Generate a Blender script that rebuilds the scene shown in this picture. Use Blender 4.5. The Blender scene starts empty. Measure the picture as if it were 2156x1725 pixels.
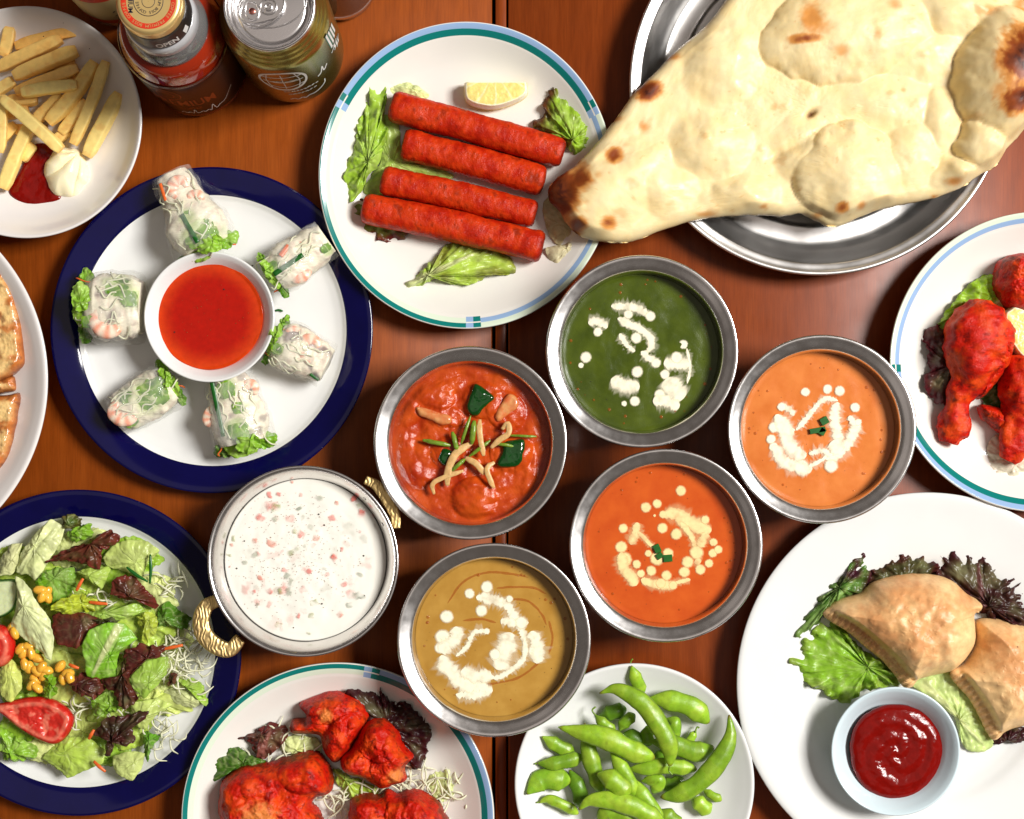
import bpy, math, random
import numpy as np
from mathutils import Vector

# ------------------------------------------------------------------ camera, world, light
SC = bpy.context.scene
COL = SC.collection
H = 110.0                 # camera height above the table, cm
S0 = 32.4                 # picture units per cm on the table
NU, NV = 1040.0, 960.0    # the point straight below the camera
FW, FH = 2156.0, 1725.0

cam = bpy.data.cameras.new('camera')
cam_o = bpy.data.objects.new('camera', cam); COL.objects.link(cam_o)
cam_o.location = (0, 0, H / 100)
cam.sensor_fit = 'HORIZONTAL'; cam.sensor_width = 36
cam.lens = 36 * H / (FW / S0)
cam.shift_x = (FW / 2 - NU) / FW
cam.shift_y = (NV - FH / 2) / FW
cam.clip_start = 0.01; cam.clip_end = 20
SC.camera = cam_o

world = bpy.data.worlds.new('World'); SC.world = world; world.use_nodes = True
bg = world.node_tree.nodes['Background']
bg.inputs[0].default_value = (1.0, 0.84, 0.72, 1); bg.inputs[1].default_value = 0.09

def area(name, loc, target, size, power, color):
    l = bpy.data.lights.new(name, 'AREA'); l.shape = 'RECTANGLE'; l.size = size[0]; l.size_y = size[1]
    l.energy = power; l.color = color
    o = bpy.data.objects.new(name, l); COL.objects.link(o)
    o.location = loc
    o.rotation_euler = (Vector(target) - Vector(loc)).to_track_quat('-Z', 'Y').to_euler()
    return o
area('softbox_lamp', (2.50, 0.66, 3.10), (0.02, 0.0, 0.0), (1.15, 1.15), 222, (1.0, 0.97, 0.93))

area('ceiling_bounce_fill', (0.0, 0.0, 2.4), (0, 0, 0), (2.2, 2.2), 4.6, (1.0, 0.88, 0.80))  # added unseen fill, stands in for ceiling bounce on tray, lid and rims

vs = SC.view_settings
vs.view_transform = 'Standard'; vs.look = 'None'; vs.exposure = 0.14; vs.gamma = 1.0
try: vs.use_curve_mapping = False
except Exception: pass
SC.render.engine = 'CYCLES'
SC.cycles.use_denoising = True
SC.cycles.max_bounces = 8; SC.cycles.caustics_reflective = False; SC.cycles.caustics_refractive = False; SC.cycles.transparent_max_bounces = 16
SC.cycles.sample_clamp_indirect = 6

# ------------------------------------------------------------------ numeric helpers
R_ = np.random.RandomState(7)
_perm = np.concatenate([R_.permutation(256)] * 3)
_g = R_.normal(size=(256, 3)); _g /= np.linalg.norm(_g, axis=1)[:, None]
def pn(P):
    P = np.asarray(P, float)
    I = np.floor(P).astype(int); f = P - I; I &= 255
    w = f * f * f * (f * (f * 6 - 15) + 10)
    out = np.zeros(len(P))
    for a in (0, 1):
        for b in (0, 1):
            for c in (0, 1):
                h = _perm[_perm[_perm[(I[:, 0] + a) & 255] + ((I[:, 1] + b) & 255)] + ((I[:, 2] + c) & 255)]
                d = (f - np.array([a, b, c])) * _g[h]
                k = (w[:, 0] if a else 1 - w[:, 0]) * (w[:, 1] if b else 1 - w[:, 1]) * (w[:, 2] if c else 1 - w[:, 2])
                out += k * d.sum(1)
    return out * 1.5
def fbm(P, octv=4, gain=.5, lac=2.03):
    P = np.asarray(P, float); s = np.zeros(len(P)); a = 1.
    for _ in range(octv):
        s += a * pn(P); P = P * lac + 17.3; a *= gain
    return s
def ss(a, b, x):
    t = np.clip((x - a) / (b - a), 0, 1); return t * t * (3 - 2 * t)
def spl(pts, n, closed=True):
    """Catmull-Rom through pts, n even samples by arc length."""
    p = np.asarray(pts, float); m = len(p)
    if closed: q = np.vstack([p[-1], p, p[0], p[1]]); k = m
    else: q = np.vstack([2 * p[0] - p[1], p, 2 * p[-1] - p[-2]]); k = m - 1
    t = np.linspace(0, 1, 24, endpoint=False)[:, None]; out = []
    for i in range(k):
        a, b, c, d = q[i], q[i + 1], q[i + 2], q[i + 3]
        out.append(.5 * (2 * b + (c - a) * t + (2 * a - 5 * b + 4 * c - d) * t ** 2 + (3 * b - a - 3 * c + d) * t ** 3))
    out = np.vstack(out + [q[k + 1][None] if not closed else out[0][:1]])
    L = np.r_[0, np.cumsum(np.linalg.norm(np.diff(out, axis=0), axis=1))]
    s = np.linspace(0, L[-1], n, endpoint=not closed)
    return np.stack([np.interp(s, L, out[:, j]) for j in range(out.shape[1])], 1)
def lin(*c):
    """8-bit picture colour to linear."""
    c = np.array(c, float) / 255
    return np.where(c <= .04045, c / 12.92, ((c + .055) / 1.055) ** 2.4)
def mix(a, b, t):
    t = np.asarray(t)[:, None] if np.ndim(t) else t
    return np.asarray(a) * (1 - t) + np.asarray(b) * t

def pc(u, v, z=0.):
    """point of the place, cm, from where it stands in the picture and its height"""
    k = (H - z) / H / S0
    return np.array([(u - NU) * k, (NV - v) * k, z])
def pcs(pts, z=0.):
    p = np.asarray(pts, float); k = (H - z) / H / S0
    return np.stack([(p[:, 0] - NU) * k, (NV - p[:, 1]) * k], 1)
class Crop:
    """turns coordinates read off an enlarged view of the photo into picture units"""
    def __init__(s, x0, y0, w, cw): s.x0, s.y0, s.k = x0 * .74861, y0 * .74861, w / cw * .74861
    def __call__(s, pts): return [(s.x0 + x * s.k, s.y0 + y * s.k) for x, y in pts]
    def p(s, x, y): return (s.x0 + x * s.k, s.y0 + y * s.k)

# ------------------------------------------------------------------ objects
ORG = {}
def tag(o, label=None, cat=None, group=None, kind=None):
    if label: o['label'] = label
    if cat: o['category'] = cat
    if group: o['group'] = group
    if kind: o['kind'] = kind
    return o
def thing(name, loc, label=None, cat=None, group=None, kind=None):
    o = bpy.data.objects.new(name, None); COL.objects.link(o)
    o.empty_display_size = .01
    loc = np.asarray(loc, float); o.location = loc / 100; ORG[o.name] = loc
    return tag(o, label, cat, group, kind)
def mesh(name, V, F, cols=None, smooth=True):
    me = bpy.data.meshes.new(name)
    me.from_pydata(np.asarray(V).tolist(), [], F)
    if smooth: me.polygons.foreach_set('use_smooth', np.ones(len(me.polygons), bool))
    if cols is not None:
        a = me.color_attributes.new('Col', 'FLOAT_COLOR', 'POINT')
        c = np.ones((len(V), 4)); cols = np.asarray(cols); c[:, :cols.shape[1]] = np.clip(cols, 0, 1)
        a.data.foreach_set('color', c.ravel())
    return me
def mk(name, VF, mat, parent=None, cols=None, smooth=True, midx=None, origin=None,
       label=None, cat=None, group=None, kind=None):
    V, F = VF; V = np.asarray(V, float)
    if parent is not None: org = ORG[parent.name]
    elif origin is not None: org = np.asarray(origin, float)
    else: org = np.array([V[:, 0].mean(), V[:, 1].mean(), V[:, 2].min()])
    me = mesh(name, (V - org) / 100, F, cols, smooth)
    for m in (mat if isinstance(mat, (list, tuple)) else [mat]): me.materials.append(m)
    if midx is not None: me.polygons.foreach_set('material_index', np.asarray(midx, np.int32))
    o = bpy.data.objects.new(name, me); COL.objects.link(o); ORG[o.name] = org
    if parent is not None: o.parent = parent
    else: o.location = org / 100
    return tag(o, label, cat, group, kind)
def copy_tree(o, loc, label, parent=None):
    c = o.copy(); COL.objects.link(c)
    if parent is None:
        c.location = np.asarray(loc) / 100; ORG[c.name] = np.asarray(loc, float)
        if label: c['label'] = label
    else: c.parent = parent; ORG[c.name] = ORG[parent.name]
    for ch in list(o.children): copy_tree(ch, None, None, c)
    return c

def quads(r, c, wrap=True):
    i = np.arange(r - 1)[:, None]; j = np.arange(c if wrap else c - 1)[None]
    k = (j + 1) % c
    return np.stack(np.broadcast_arrays(i * c + j, i * c + k, (i + 1) * c + k, (i + 1) * c + j), -1).reshape(-1, 4).tolist()
def join(*parts):
    V = []; F = []; n = 0
    for v, f in parts:
        V.append(np.asarray(v)); F += [[q + n for q in x] for x in f]; n += len(v)
    return np.vstack(V), F
def lathe(prof, c, n=120, sx=1., sy=1., a0=0.):
    p = np.asarray(prof, float); a = np.linspace(0, 2 * np.pi, n, endpoint=False) + a0
    X = c[0] + p[:, 0, None] * np.cos(a) * sx; Y = c[1] + p[:, 0, None] * np.sin(a) * sy
    Z = c[2] + np.repeat(p[:, 1, None], n, 1)
    F = [list(reversed(f)) for f in quads(len(p), n)]
    return np.stack([X, Y, Z], -1).reshape(-1, 3), F
def box(x0, x1, y0, y1, z0, z1, b=.03):
    """box with chamfered top edges"""
    V = [(x0, y0, z0), (x1, y0, z0), (x1, y1, z0), (x0, y1, z0), (x0, y0, z1 - b), (x1, y0, z1 - b), (x1, y1, z1 - b), (x0, y1, z1 - b),
         (x0 + b, y0 + b, z1), (x1 - b, y0 + b, z1), (x1 - b, y1 - b, z1), (x0 + b, y1 - b, z1)]
    F = [[3, 2, 1, 0]] + [[i, (i + 1) % 4, 4 + (i + 1) % 4, 4 + i] for i in range(4)] + \
        [[4 + i, 4 + (i + 1) % 4, 8 + (i + 1) % 4, 8 + i] for i in range(4)] + [[8, 9, 10, 11]]
    return np.array(V, float), F
def radial(outline, center, rings, pw=1.):
    """rings of points from a centre to a closed outline; returns XY (rings*n,2) and T"""
    o = np.asarray(outline); n = len(o); t = np.linspace(0.004, 1, rings) ** pw
    XY = center[None, None] + t[:, None, None] * (o[None] - center[None, None])
    return XY.reshape(-1, 2), np.repeat(t, n)
def edge_dist(P, o):
    o = o[::max(1, round(len(o) / 110))] if len(o) > 150 else o
    P = P.astype(np.float32); a = o.astype(np.float32); b = np.roll(a, -1, 0); d = b - a; L = (d ** 2).sum(1) + 1e-12
    best = np.full(len(P), 1e9)
    for i0 in range(0, len(P), 20000):
        q = P[i0:i0 + 20000, None] - a[None]
        t = np.clip((q * d[None]).sum(2) / L, 0, 1)
        e = q - t[..., None] * d[None]
        best[i0:i0 + 20000] = np.sqrt((e ** 2).sum(2).min(1))
    return best
def jitter(o, amp, freq, seed, oct_=2):
    c = np.roll(o, -1, 0) - np.roll(o, 1, 0); nn = np.stack([c[:, 1], -c[:, 0]], 1)
    nn /= np.linalg.norm(nn, axis=1)[:, None] + 1e-9
    k = fbm(np.c_[o * freq, np.full(len(o), seed * 7.31)], oct_)
    return o + nn * (amp * k)[:, None]

def mound(name, out_px, z0, hfun, mat, colfn=None, n=160, rings=40, jit=(0, 1), center=None, seed=1, zp=None,
          base=.9, noise=0, nfreq=1., parent=None, pw=.85, fine=0, finefreq=4., under=.35, **kw):
    """a solid lump with the given outline; hfun(x,y,d,u,v,t)->height in cm above z0"""
    zp = z0 if zp is None else zp
    o = spl(pcs(out_px, zp), n)
    if jit[0]: o = jitter(o, jit[0], jit[1], seed)
    c = pcs([center], zp)[0] if center is not None else o.mean(0)
    XY, T = radial(o, c, rings, pw)
    d = edge_dist(XY, o); k = (H - zp) / H / S0
    u = XY[:, 0] / k + NU; v = NV - XY[:, 1] / k
    h = hfun(XY[:, 0], XY[:, 1], d, u, v, T)
    if noise: h = h + noise * fbm(np.c_[XY * nfreq, np.full(len(T), seed * 3.7)], 4) * ss(0, .4, d)
    if fine: h = h + fine * fbm(np.c_[XY * finefreq, np.full(len(T), seed * 9.1)], 3) * ss(0, .2, d)
    Z = z0 + h; V = np.c_[XY, Z]
    F = quads(rings, n) + [list(range(n))[::-1]]
    F = [f[::-1] for f in F]
    # the side rolls under to a smaller base
    ring = V[-n:].copy(); low = ring.copy(); low[:, :2] = c + (ring[:, :2] - c) * base; low[:, 2] = z0 - under
    V = np.vstack([V, low]); b0 = rings * n
    F += [[b0 - n + (i + 1) % n, b0 - n + i, b0 + i, b0 + (i + 1) % n] for i in range(n)] + [[b0 + i for i in range(n)][::-1]]
    F = orient(V, F)
    C = None
    if colfn is not None:
        C = colfn(XY[:, 0], XY[:, 1], d, u, v, h)
        C = np.vstack([C, C[-n:]])
    return mk(name, (V, F), mat, parent, C, **kw)
def orient(V, F):
    """make the first quad of a radial lump face up"""
    a, b, c = (np.asarray(V[i]) for i in F[0][:3])
    if np.cross(b - a, c - a)[2] < 0: return [f[::-1] for f in F]
    return F
def tube(path, rad, n=16, flat=1., sq=2., up=(0, 0, 1), samples=40, cap=True, twist=0., closed=False):
    """sweep along a 3-D path (cm). rad: list of radii along it; flat: vertical/horizontal ratio; sq: superellipse exponent"""
    p = spl(path, samples, closed); m = len(p)
    r = np.interp(np.linspace(0, 1, m), np.linspace(0, 1, len(rad)), rad)
    t = np.gradient(p, axis=0) if not closed else np.roll(p, -1, 0) - np.roll(p, 1, 0)
    t /= np.linalg.norm(t, axis=1)[:, None] + 1e-9
    up = np.asarray(up, float); s = np.cross(t, up); s /= np.linalg.norm(s, axis=1)[:, None] + 1e-9
    w = np.cross(s, t); a = np.linspace(0, 2 * np.pi, n, endpoint=False)
    ca, sa = np.cos(a), np.sin(a)
    ca = np.sign(ca) * np.abs(ca) ** (2 / sq); sa = np.sign(sa) * np.abs(sa) ** (2 / sq)
    tw = np.linspace(0, twist, m)
    cx = ca[None] * np.cos(tw)[:, None] - sa[None] * np.sin(tw)[:, None]
    cy = ca[None] * np.sin(tw)[:, None] + sa[None] * np.cos(tw)[:, None]
    V = p[:, None] + r[:, None, None] * (cx[..., None] * s[:, None] + flat * cy[..., None] * w[:, None])
    V = V.reshape(-1, 3)
    if closed:
        V = np.vstack([V, V[:n]]); F = quads(m + 1, n)
    else:
        F = quads(m, n)
        if cap: F += [list(range(n))[::-1], [(m - 1) * n + i for i in range(n)]]
    F = [f[::-1] for f in F]
    q = V[F[0][0]]
    nrm = np.cross(V[F[0][1]] - q, V[F[0][2]] - q)
    if np.dot(nrm, q - p[0]) < 0: F = [f[::-1] for f in F]
    return V, F
def push(VF, amp, freq, seed=0, octv=3):
    """noise displacement along vertex normals"""
    V, F = VF; V = np.asarray(V, float); N = np.zeros_like(V)
    Q = np.array([f for f in F if len(f) == 4]);
    a = np.cross(V[Q[:, 2]] - V[Q[:, 0]], V[Q[:, 3]] - V[Q[:, 1]])
    for j in range(4): np.add.at(N, Q[:, j], a)
    N /= np.linalg.norm(N, axis=1)[:, None] + 1e-9
    return V + N * (amp * fbm(V * freq + seed * 5.17, octv))[:, None], F
# ------------------------------------------------------------------ materials
def M(name, col=(.5, .5, .5), rough=.4, metal=0., vcol=False, var=None, ramp=None, bumps=(), sss=0., sssr=(.3, .12, .06),
      coat=0., coatr=.08, alpha=1., alphavar=None, trans=0., ior=1.45, spec=.5, transl=0., rvar=None, aniso=0., valpha=None):
    m = bpy.data.materials.new(name); m.use_nodes = True
    nt = m.node_tree; N = nt.nodes; L = nt.links
    b = N['Principled BSDF']
    tc = N.new('ShaderNodeTexCoord'); sc = N.new('ShaderNodeVectorMath'); sc.operation = 'SCALE'; sc.inputs['Scale'].default_value = 100
    L.new(tc.outputs['Object'], sc.inputs[0]); P = sc.outputs[0]
    def noise(scale, det=3., st=None, rg=.55):
        n = N.new('ShaderNodeTexNoise'); n.inputs['Scale'].default_value = scale; n.inputs['Detail'].default_value = det
        n.inputs['Roughness'].default_value = rg
        src = P
        if st:
            q = N.new('ShaderNodeVectorMath'); q.operation = 'MULTIPLY'; q.inputs[1].default_value = st; L.new(P, q.inputs[0]); src = q.outputs[0]
        L.new(src, n.inputs['Vector']); return n.outputs['Fac']
    def rng(x, a, c, lo=.3, hi=.7):
        r = N.new('ShaderNodeMapRange'); r.inputs[1].default_value = lo; r.inputs[2].default_value = hi
        r.inputs[3].default_value = a; r.inputs[4].default_value = c; L.new(x, r.inputs[0]); return r.outputs[0]
    c = None
    if vcol:
        a = N.new('ShaderNodeAttribute'); a.attribute_name = 'Col'; c = a.outputs['Color']
    elif ramp:
        r = N.new('ShaderNodeValToRGB'); e = r.color_ramp.elements
        for i, (p, k) in enumerate(ramp['cols']):
            x = e[i] if i < 2 else e.new(p)
            x.position = p; x.color = (*k, 1)
        L.new(noise(ramp.get('scale', 1), ramp.get('det', 4), ramp.get('st')), r.inputs[0]); c = r.outputs[0]
    if var:
        mu = N.new('ShaderNodeMix'); mu.data_type = 'RGBA'; mu.blend_type = 'MULTIPLY'; mu.inputs[0].default_value = 1
        if c is not None: L.new(c, mu.inputs[6])
        else: mu.inputs[6].default_value = (*col, 1)
        v = rng(noise(var[0], var[3] if len(var) > 3 else 4, var[4] if len(var) > 4 else None), var[1], var[2])
        L.new(v, mu.inputs[7]); c = mu.outputs[2]
    if c is not None: L.new(c, b.inputs['Base Color'])
    else: b.inputs['Base Color'].default_value = (*col, 1)
    b.inputs['Roughness'].default_value = rough; b.inputs['Metallic'].default_value = metal
    if rvar: L.new(rng(noise(rvar[0], 4, rvar[3] if len(rvar) > 3 else None), rvar[1], rvar[2]), b.inputs['Roughness'])
    b.inputs['IOR'].default_value = ior; b.inputs['Specular IOR Level'].default_value = spec
    b.inputs['Coat Weight'].default_value = coat; b.inputs['Coat Roughness'].default_value = coatr
    b.inputs['Transmission Weight'].default_value = trans; b.inputs['Alpha'].default_value = alpha
    if alphavar: L.new(rng(noise(alphavar[0], 4), alphavar[1], alphavar[2]), b.inputs['Alpha'])
    if valpha:
        mm = N.new('ShaderNodeMath'); mm.operation = 'MULTIPLY'; mm.use_clamp = True
        L.new(a.outputs['Alpha'], mm.inputs[0]); L.new(rng(noise(valpha[0], 4), valpha[1], valpha[2]), mm.inputs[1]); L.new(mm.outputs[0], b.inputs['Alpha'])
    if aniso: b.inputs['Anisotropic'].default_value = aniso
    if sss:
        b.inputs['Subsurface Weight'].default_value = sss; b.inputs['Subsurface Radius'].default_value = sssr
        b.inputs['Subsurface Scale'].default_value = .01
    prev = None
    for kind, scale, strength, dist, *st in bumps:
        bp = N.new('ShaderNodeBump'); bp.inputs['Strength'].default_value = strength; bp.inputs['Distance'].default_value = dist * .01
        if kind == 'v':
            t = N.new('ShaderNodeTexVoronoi'); t.feature = 'SMOOTH_F1'; t.inputs['Scale'].default_value = scale
            t.inputs['Smoothness'].default_value = .6
            w = N.new('ShaderNodeVectorMath'); w.operation = 'ADD'
            nn = N.new('ShaderNodeTexNoise'); nn.inputs['Scale'].default_value = scale * .6; L.new(P, nn.inputs['Vector'])
            L.new(P, w.inputs[0]); L.new(nn.outputs['Color'], w.inputs[1]); L.new(w.outputs[0], t.inputs['Vector'])
            inv = N.new('ShaderNodeMath'); inv.operation = 'MULTIPLY'; inv.inputs[1].default_value = -1
            L.new(t.outputs['Distance'], inv.inputs[0]); src = inv.outputs[0]
        elif kind == 's':
            t = N.new('ShaderNodeTexWave'); t.inputs['Scale'].default_value = scale; t.inputs['Distortion'].default_value = 9
            t.inputs['Detail'].default_value = 1.5; t.inputs['Detail Scale'].default_value = 1.2; L.new(P, t.inputs['Vector']); src = t.outputs['Fac']
        elif kind == 'w':
            t = N.new('ShaderNodeTexWave'); t.wave_type = 'RINGS'; t.rings_direction = 'Z'; t.inputs['Scale'].default_value = scale
            t.inputs['Distortion'].default_value = .4; L.new(P, t.inputs['Vector']); src = t.outputs['Fac']
        else: src = noise(scale, 4 if kind == 'n' else 1, st[0] if st else None)
        L.new(src, bp.inputs['Height'])
        if prev: L.new(prev, bp.inputs['Normal'])
        prev = bp.outputs[0]
    if prev:
        L.new(prev, b.inputs['Normal'])
        if coat: L.new(prev, b.inputs['Coat Normal'])
    if transl:
        t = N.new('ShaderNodeBsdfTranslucent'); mx = N.new('ShaderNodeMixShader'); mx.inputs[0].default_value = transl
        if c is not None: L.new(c, t.inputs[0])
        else: t.inputs[0].default_value = (*col, 1)
        L.new(b.outputs[0], mx.inputs[1]); L.new(t.outputs[0], mx.inputs[2]); L.new(mx.outputs[0], N['Material Output'].inputs[0])
    return m

m_wood = M('table_wood', ramp=dict(cols=[(.15, lin(122, 55, 12)), (.5, lin(142, 67, 16)), (.85, lin(158, 78, 22))], scale=.9, det=8, st=(1.6, .2, 1)),
           var=(5, .84, 1.1, 8, (2.4, .1, 1)), rough=.42, rvar=(.4, .36, .48), spec=.16, coat=.05, coatr=.3, bumps=[('n', 9, .06, .02, (1.6, .2, 1)), ('n', 30, .06, .01)])
m_wood2 = M('table_wood_red', ramp=dict(cols=[(.15, lin(112, 47, 13)), (.5, lin(130, 57, 17)), (.85, lin(144, 67, 23))], scale=.9, det=8, st=(1.6, .2, 1)),
            var=(5, .84, 1.1, 8, (2.4, .1, 1)), rough=.4, rvar=(.4, .32, .44), spec=.25, coat=.11, coatr=.26, bumps=[('n', 9, .06, .02, (1.6, .2, 1)), ('n', 30, .06, .01)])
m_gap = M('table_gap', lin(18, 8, 5), .8)
m_white = M('white_glaze', (.77, .775, .76), .16, var=(.15, .96, 1.03), coat=.4, coatr=.06, bumps=[('n', .35, .05, .05)])
m_cream = M('cream_glaze', (.78, .755, .70), .16, var=(.15, .96, 1.03), coat=.4, coatr=.06, bumps=[('n', .35, .05, .05)])
m_whitewarm = M('warm_white_glaze', (.79, .755, .73), .2, var=(.15, .96, 1.03), coat=.4, coatr=.08, bumps=[('n', .35, .05, .05)])
m_teal = M('teal_band', lin(10, 118, 112), .18, coat=.4)
m_sky = M('light_blue_band', lin(146, 176, 214), .18, coat=.4)
m_mint = M('pale_green_band', lin(216, 229, 208), .18, coat=.4)
m_navy = M('navy_glaze', (.0025, .002, .045), .1, var=(.4, .85, 1.15), spec=.4, coat=.1, coatr=.05)
m_palebowl = M('pale_blue_glaze', lin(205, 222, 228), .18, coat=.4)
m_steel = M('stainless_steel', (.80, .78, .77), .24, 1., rvar=(1.2, .19, .27), bumps=[('n', 22, .05, .003)])
m_tray = M('tray_steel', (.84, .82, .80), .36, 1., rvar=(.6, .3, .4), bumps=[('w', 5.5, .10, .01)])
m_brass = M('cast_brass', (.78, .57, .25), .46, 1., bumps=[('s', 1.3, .45, .05), ('n', 25, .15, .02)])
m_gold = M('gold_cap', (.84, .60, .24), .3, .65, bumps=[('n', 20, .05, .01)])
m_alu = M('aluminium', (.80, .78, .78), .24, 1.)
m_olive = M('olive_gold_can', (.30, .235, .055), .26, .85, var=(.25, .7, 1.25))
m_black = M('black_print', (.012, .011, .010), .35)
m_red_p = M('red_print', lin(206, 50, 26), .35)
m_white_p = M('white_print', (.8, .8, .78), .4)
m_green_p = M('green_print', lin(12, 96, 70), .4)
m_orange_p = M('orange_print', lin(150, 62, 22), .4)
m_dark_p = M('dark_blue_print', lin(36, 30, 48), .4)
m_label = M('dark_brown_label', lin(34, 12, 7), .3, spec=.3)
m_amber = M('amber_plastic', lin(205, 58, 22), .08, trans=.55, ior=1.45, coat=.5)
m_smoke = M('smoky_clear_plastic', (.55, .53, .52), .08, trans=.75, ior=1.4)
m_frost = M('grey_plastic_ring', lin(176, 176, 178), .22, coat=.5)
m_glass = M('clear_glass', (.97, .97, .97), .02, trans=1., ior=1.45)
m_redglass = M('red_drink', lin(170, 40, 14), .04, trans=.6, ior=1.33)
m_paperlabel = M('beige_paper_label', lin(196, 172, 120), .45)

FOOD = dict(vcol=True, var=(3.5, .86, 1.14))
m_fry = M('fried_potato', vcol=True, var=(2.5, .9, 1.08), rough=.4, bumps=[('n', 7, .25, .03), ('n', 22, .2, .01)])
m_ketchup = M('ketchup', lin(118, 9, 4), .16, var=(2, .85, 1.12), spec=.35, bumps=[('n', 2.2, .25, .12)])
m_mayo = M('mayonnaise', lin(250, 238, 200), .28, sss=.3, sssr=(.3, .25, .15), bumps=[('n', 3, .06, .05)])
m_sausage = M('red_sausage', **FOOD, rough=.3, spec=.22, rvar=(3, .24, .42), bumps=[('n', 4, .45, .10), ('n', 11, .55, .05), ('n', 26, .25, .02)])
m_leaf = M('lettuce_leaf', vcol=True, var=(2.2, .85, 1.15), rough=.28, spec=.4, transl=.26, bumps=[('v', 2.4, .3, .08), ('n', 7, .3, .05)])
m_leafsoft = M('smooth_leaf', vcol=True, var=(1.4, .87, 1.12), rough=.26, spec=.4, transl=.28, bumps=[('n', 1.6, .5, .14), ('n', 9, .25, .03, (1, .3, 1))])
m_naan = M('naan_bread', vcol=True, var=(1.4, .95, 1.04), rough=.42, spec=.4, rvar=(.8, .3, .55), sss=.06, sssr=(.5, .3, .15), bumps=[('n', 1.8, .16, .07), ('n', 7, .2, .02), ('n', 26, .2, .01)])
m_lemon = M('lemon', vcol=True, var=(4, .92, 1.05), rough=.3, sss=.3, sssr=(.5, .4, .1), bumps=[('n', 7, .25, .04)])
m_wrap = M('rice_paper', (.88, .88, .84), .11, alpha=.3, alphavar=(.7, .04, .30), spec=.9, coat=1., coatr=.05, bumps=[('n', .9, .8, .3), ('n', 3, .5, .07, (1, 2.4, 1))])
m_fill = M('roll_filling', vcol=True, var=(2, .88, 1.1), rough=.3, bumps=[('n', 3, .5, .1, (1, 3, 1))])
m_shrimp = M('shrimp', vcol=True, var=(3, .9, 1.08), rough=.3, sss=.3, sssr=(.5, .25, .2), bumps=[('n', 6, .25, .04)])
m_chili = M('chilli_sauce', vcol=True, var=(2.5, .88, 1.08), rough=.06, spec=.3, bumps=[('n', .8, .05, .06)])
m_tandoori = M('tandoori_chicken', **FOOD, rough=.4, spec=.26, rvar=(3, .28, .62), bumps=[('n', 2.2, .35, .10), ('n', 7, .7, .07), ('n', 20, .5, .025)])
m_samosa = M('fried_pastry', vcol=True, var=(3.5, .9, 1.1), rough=.42, bumps=[('n', 4, .22, .05), ('n', 14, .25, .02)])
m_pod = M('green_pod', vcol=True, var=(2.4, .82, 1.14), rough=.3, spec=.45, sss=.06, sssr=(.12, .3, .05), rvar=(4, .22, .45), bumps=[('n', 4, .25, .04), ('n', 16, .3, .02)])
m_glaze = M('glazed_flatbread', **FOOD, rough=.2, coat=.5, coatr=.1, sss=.1, bumps=[('n', 2.4, .5, .1), ('n', 8, .35, .04)])
m_tomato = M('tomato', vcol=True, var=(3, .85, 1.1), rough=.24, sss=.15, sssr=(.5, .08, .04), spec=.35, bumps=[('n', 3, .25, .06)])
m_corn = M('corn', lin(238, 178, 62), .25, var=(5, .85, 1.1), sss=.25, sssr=(.5, .3, .05), coat=.3)
m_shred = M('cabbage_shreds', lin(238, 238, 208), .35, var=(1.5, .85, 1.08), transl=.2)
m_carrot = M('carrot', lin(226, 104, 44), .3, sss=.2, var=(4, .85, 1.1))
m_pepper = M('green_pepper', lin(10, 62, 16), .12, var=(3, .7, 1.2), coat=.6, coatr=.05, bumps=[('n', 2, .12, .05)])
m_ginger = M('ginger', lin(214, 172, 112), .35, sss=.25, sssr=(.4, .25, .1), var=(4, .8, 1.1), bumps=[('n', 8, .3, .03)])
m_stem = M('coriander_stem', lin(112, 140, 40), .3, var=(3, .75, 1.2), sss=.2, sssr=(.1, .3, .05))
m_chive = M('chive', lin(24, 92, 26), .3, var=(4, .75, 1.2))
m_onion = M('onion', vcol=True, var=(3, .9, 1.06), rough=.25, sss=.3, coat=.3)
m_creamtop = M('fresh_cream', vcol=True, var=(3, .94, 1.03), rough=.16, spec=.5, valpha=(3, .9, 1.15))
m_creamorange = M('cream_on_curry', vcol=True, var=(2.5, .88, 1.06), rough=.16, spec=.5, valpha=(3, .9, 1.15))
m_yog = M('yogurt', lin(245, 242, 231), .2, var=(.8, .96, 1.03), coat=.2, coatr=.1, bumps=[('n', 1.5, .14, .06)])
m_soft = M('diced_vegetable', vcol=True, var=(3, .8, 1.12), rough=.25, valpha=(4, .8, 1.2))
m_spice = M('ground_spice', lin(120, 86, 34), .7)
m_specks = M('black_pepper', lin(40, 26, 18), .7)
def sauce(name, a, b, rough=.2, bump=.12, bs=2.5, extra=()):
    return M(name, ramp=dict(cols=[(.3, lin(*a)), (.7, lin(*b))], scale=.8, det=5), rough=rough, spec=.38, bumps=[('n', bs, bump, .1)] + list(extra))
m_spinach = sauce('spinach_curry', (54, 68, 5), (76, 90, 12), .24, .1, 1.2, [('n', 18, .45, .02)])
m_red = sauce('red_curry', (160, 40, 8), (200, 80, 20), .24, .4, 2.2, [('n', 9, .4, .05)])
m_orange = sauce('orange_curry', (206, 110, 44), (220, 128, 60), .22, .08, 1.2, [('n', 16, .3, .015)])
m_orange2 = sauce('deep_orange_curry', (192, 74, 20), (206, 90, 28), .18, .05, .8)
m_tan = sauce('tan_curry', (168, 122, 46), (186, 142, 64), .16, .05, .8)
m_oil = M('red_oil', lin(180, 86, 20), .12, alpha=.4)
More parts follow.
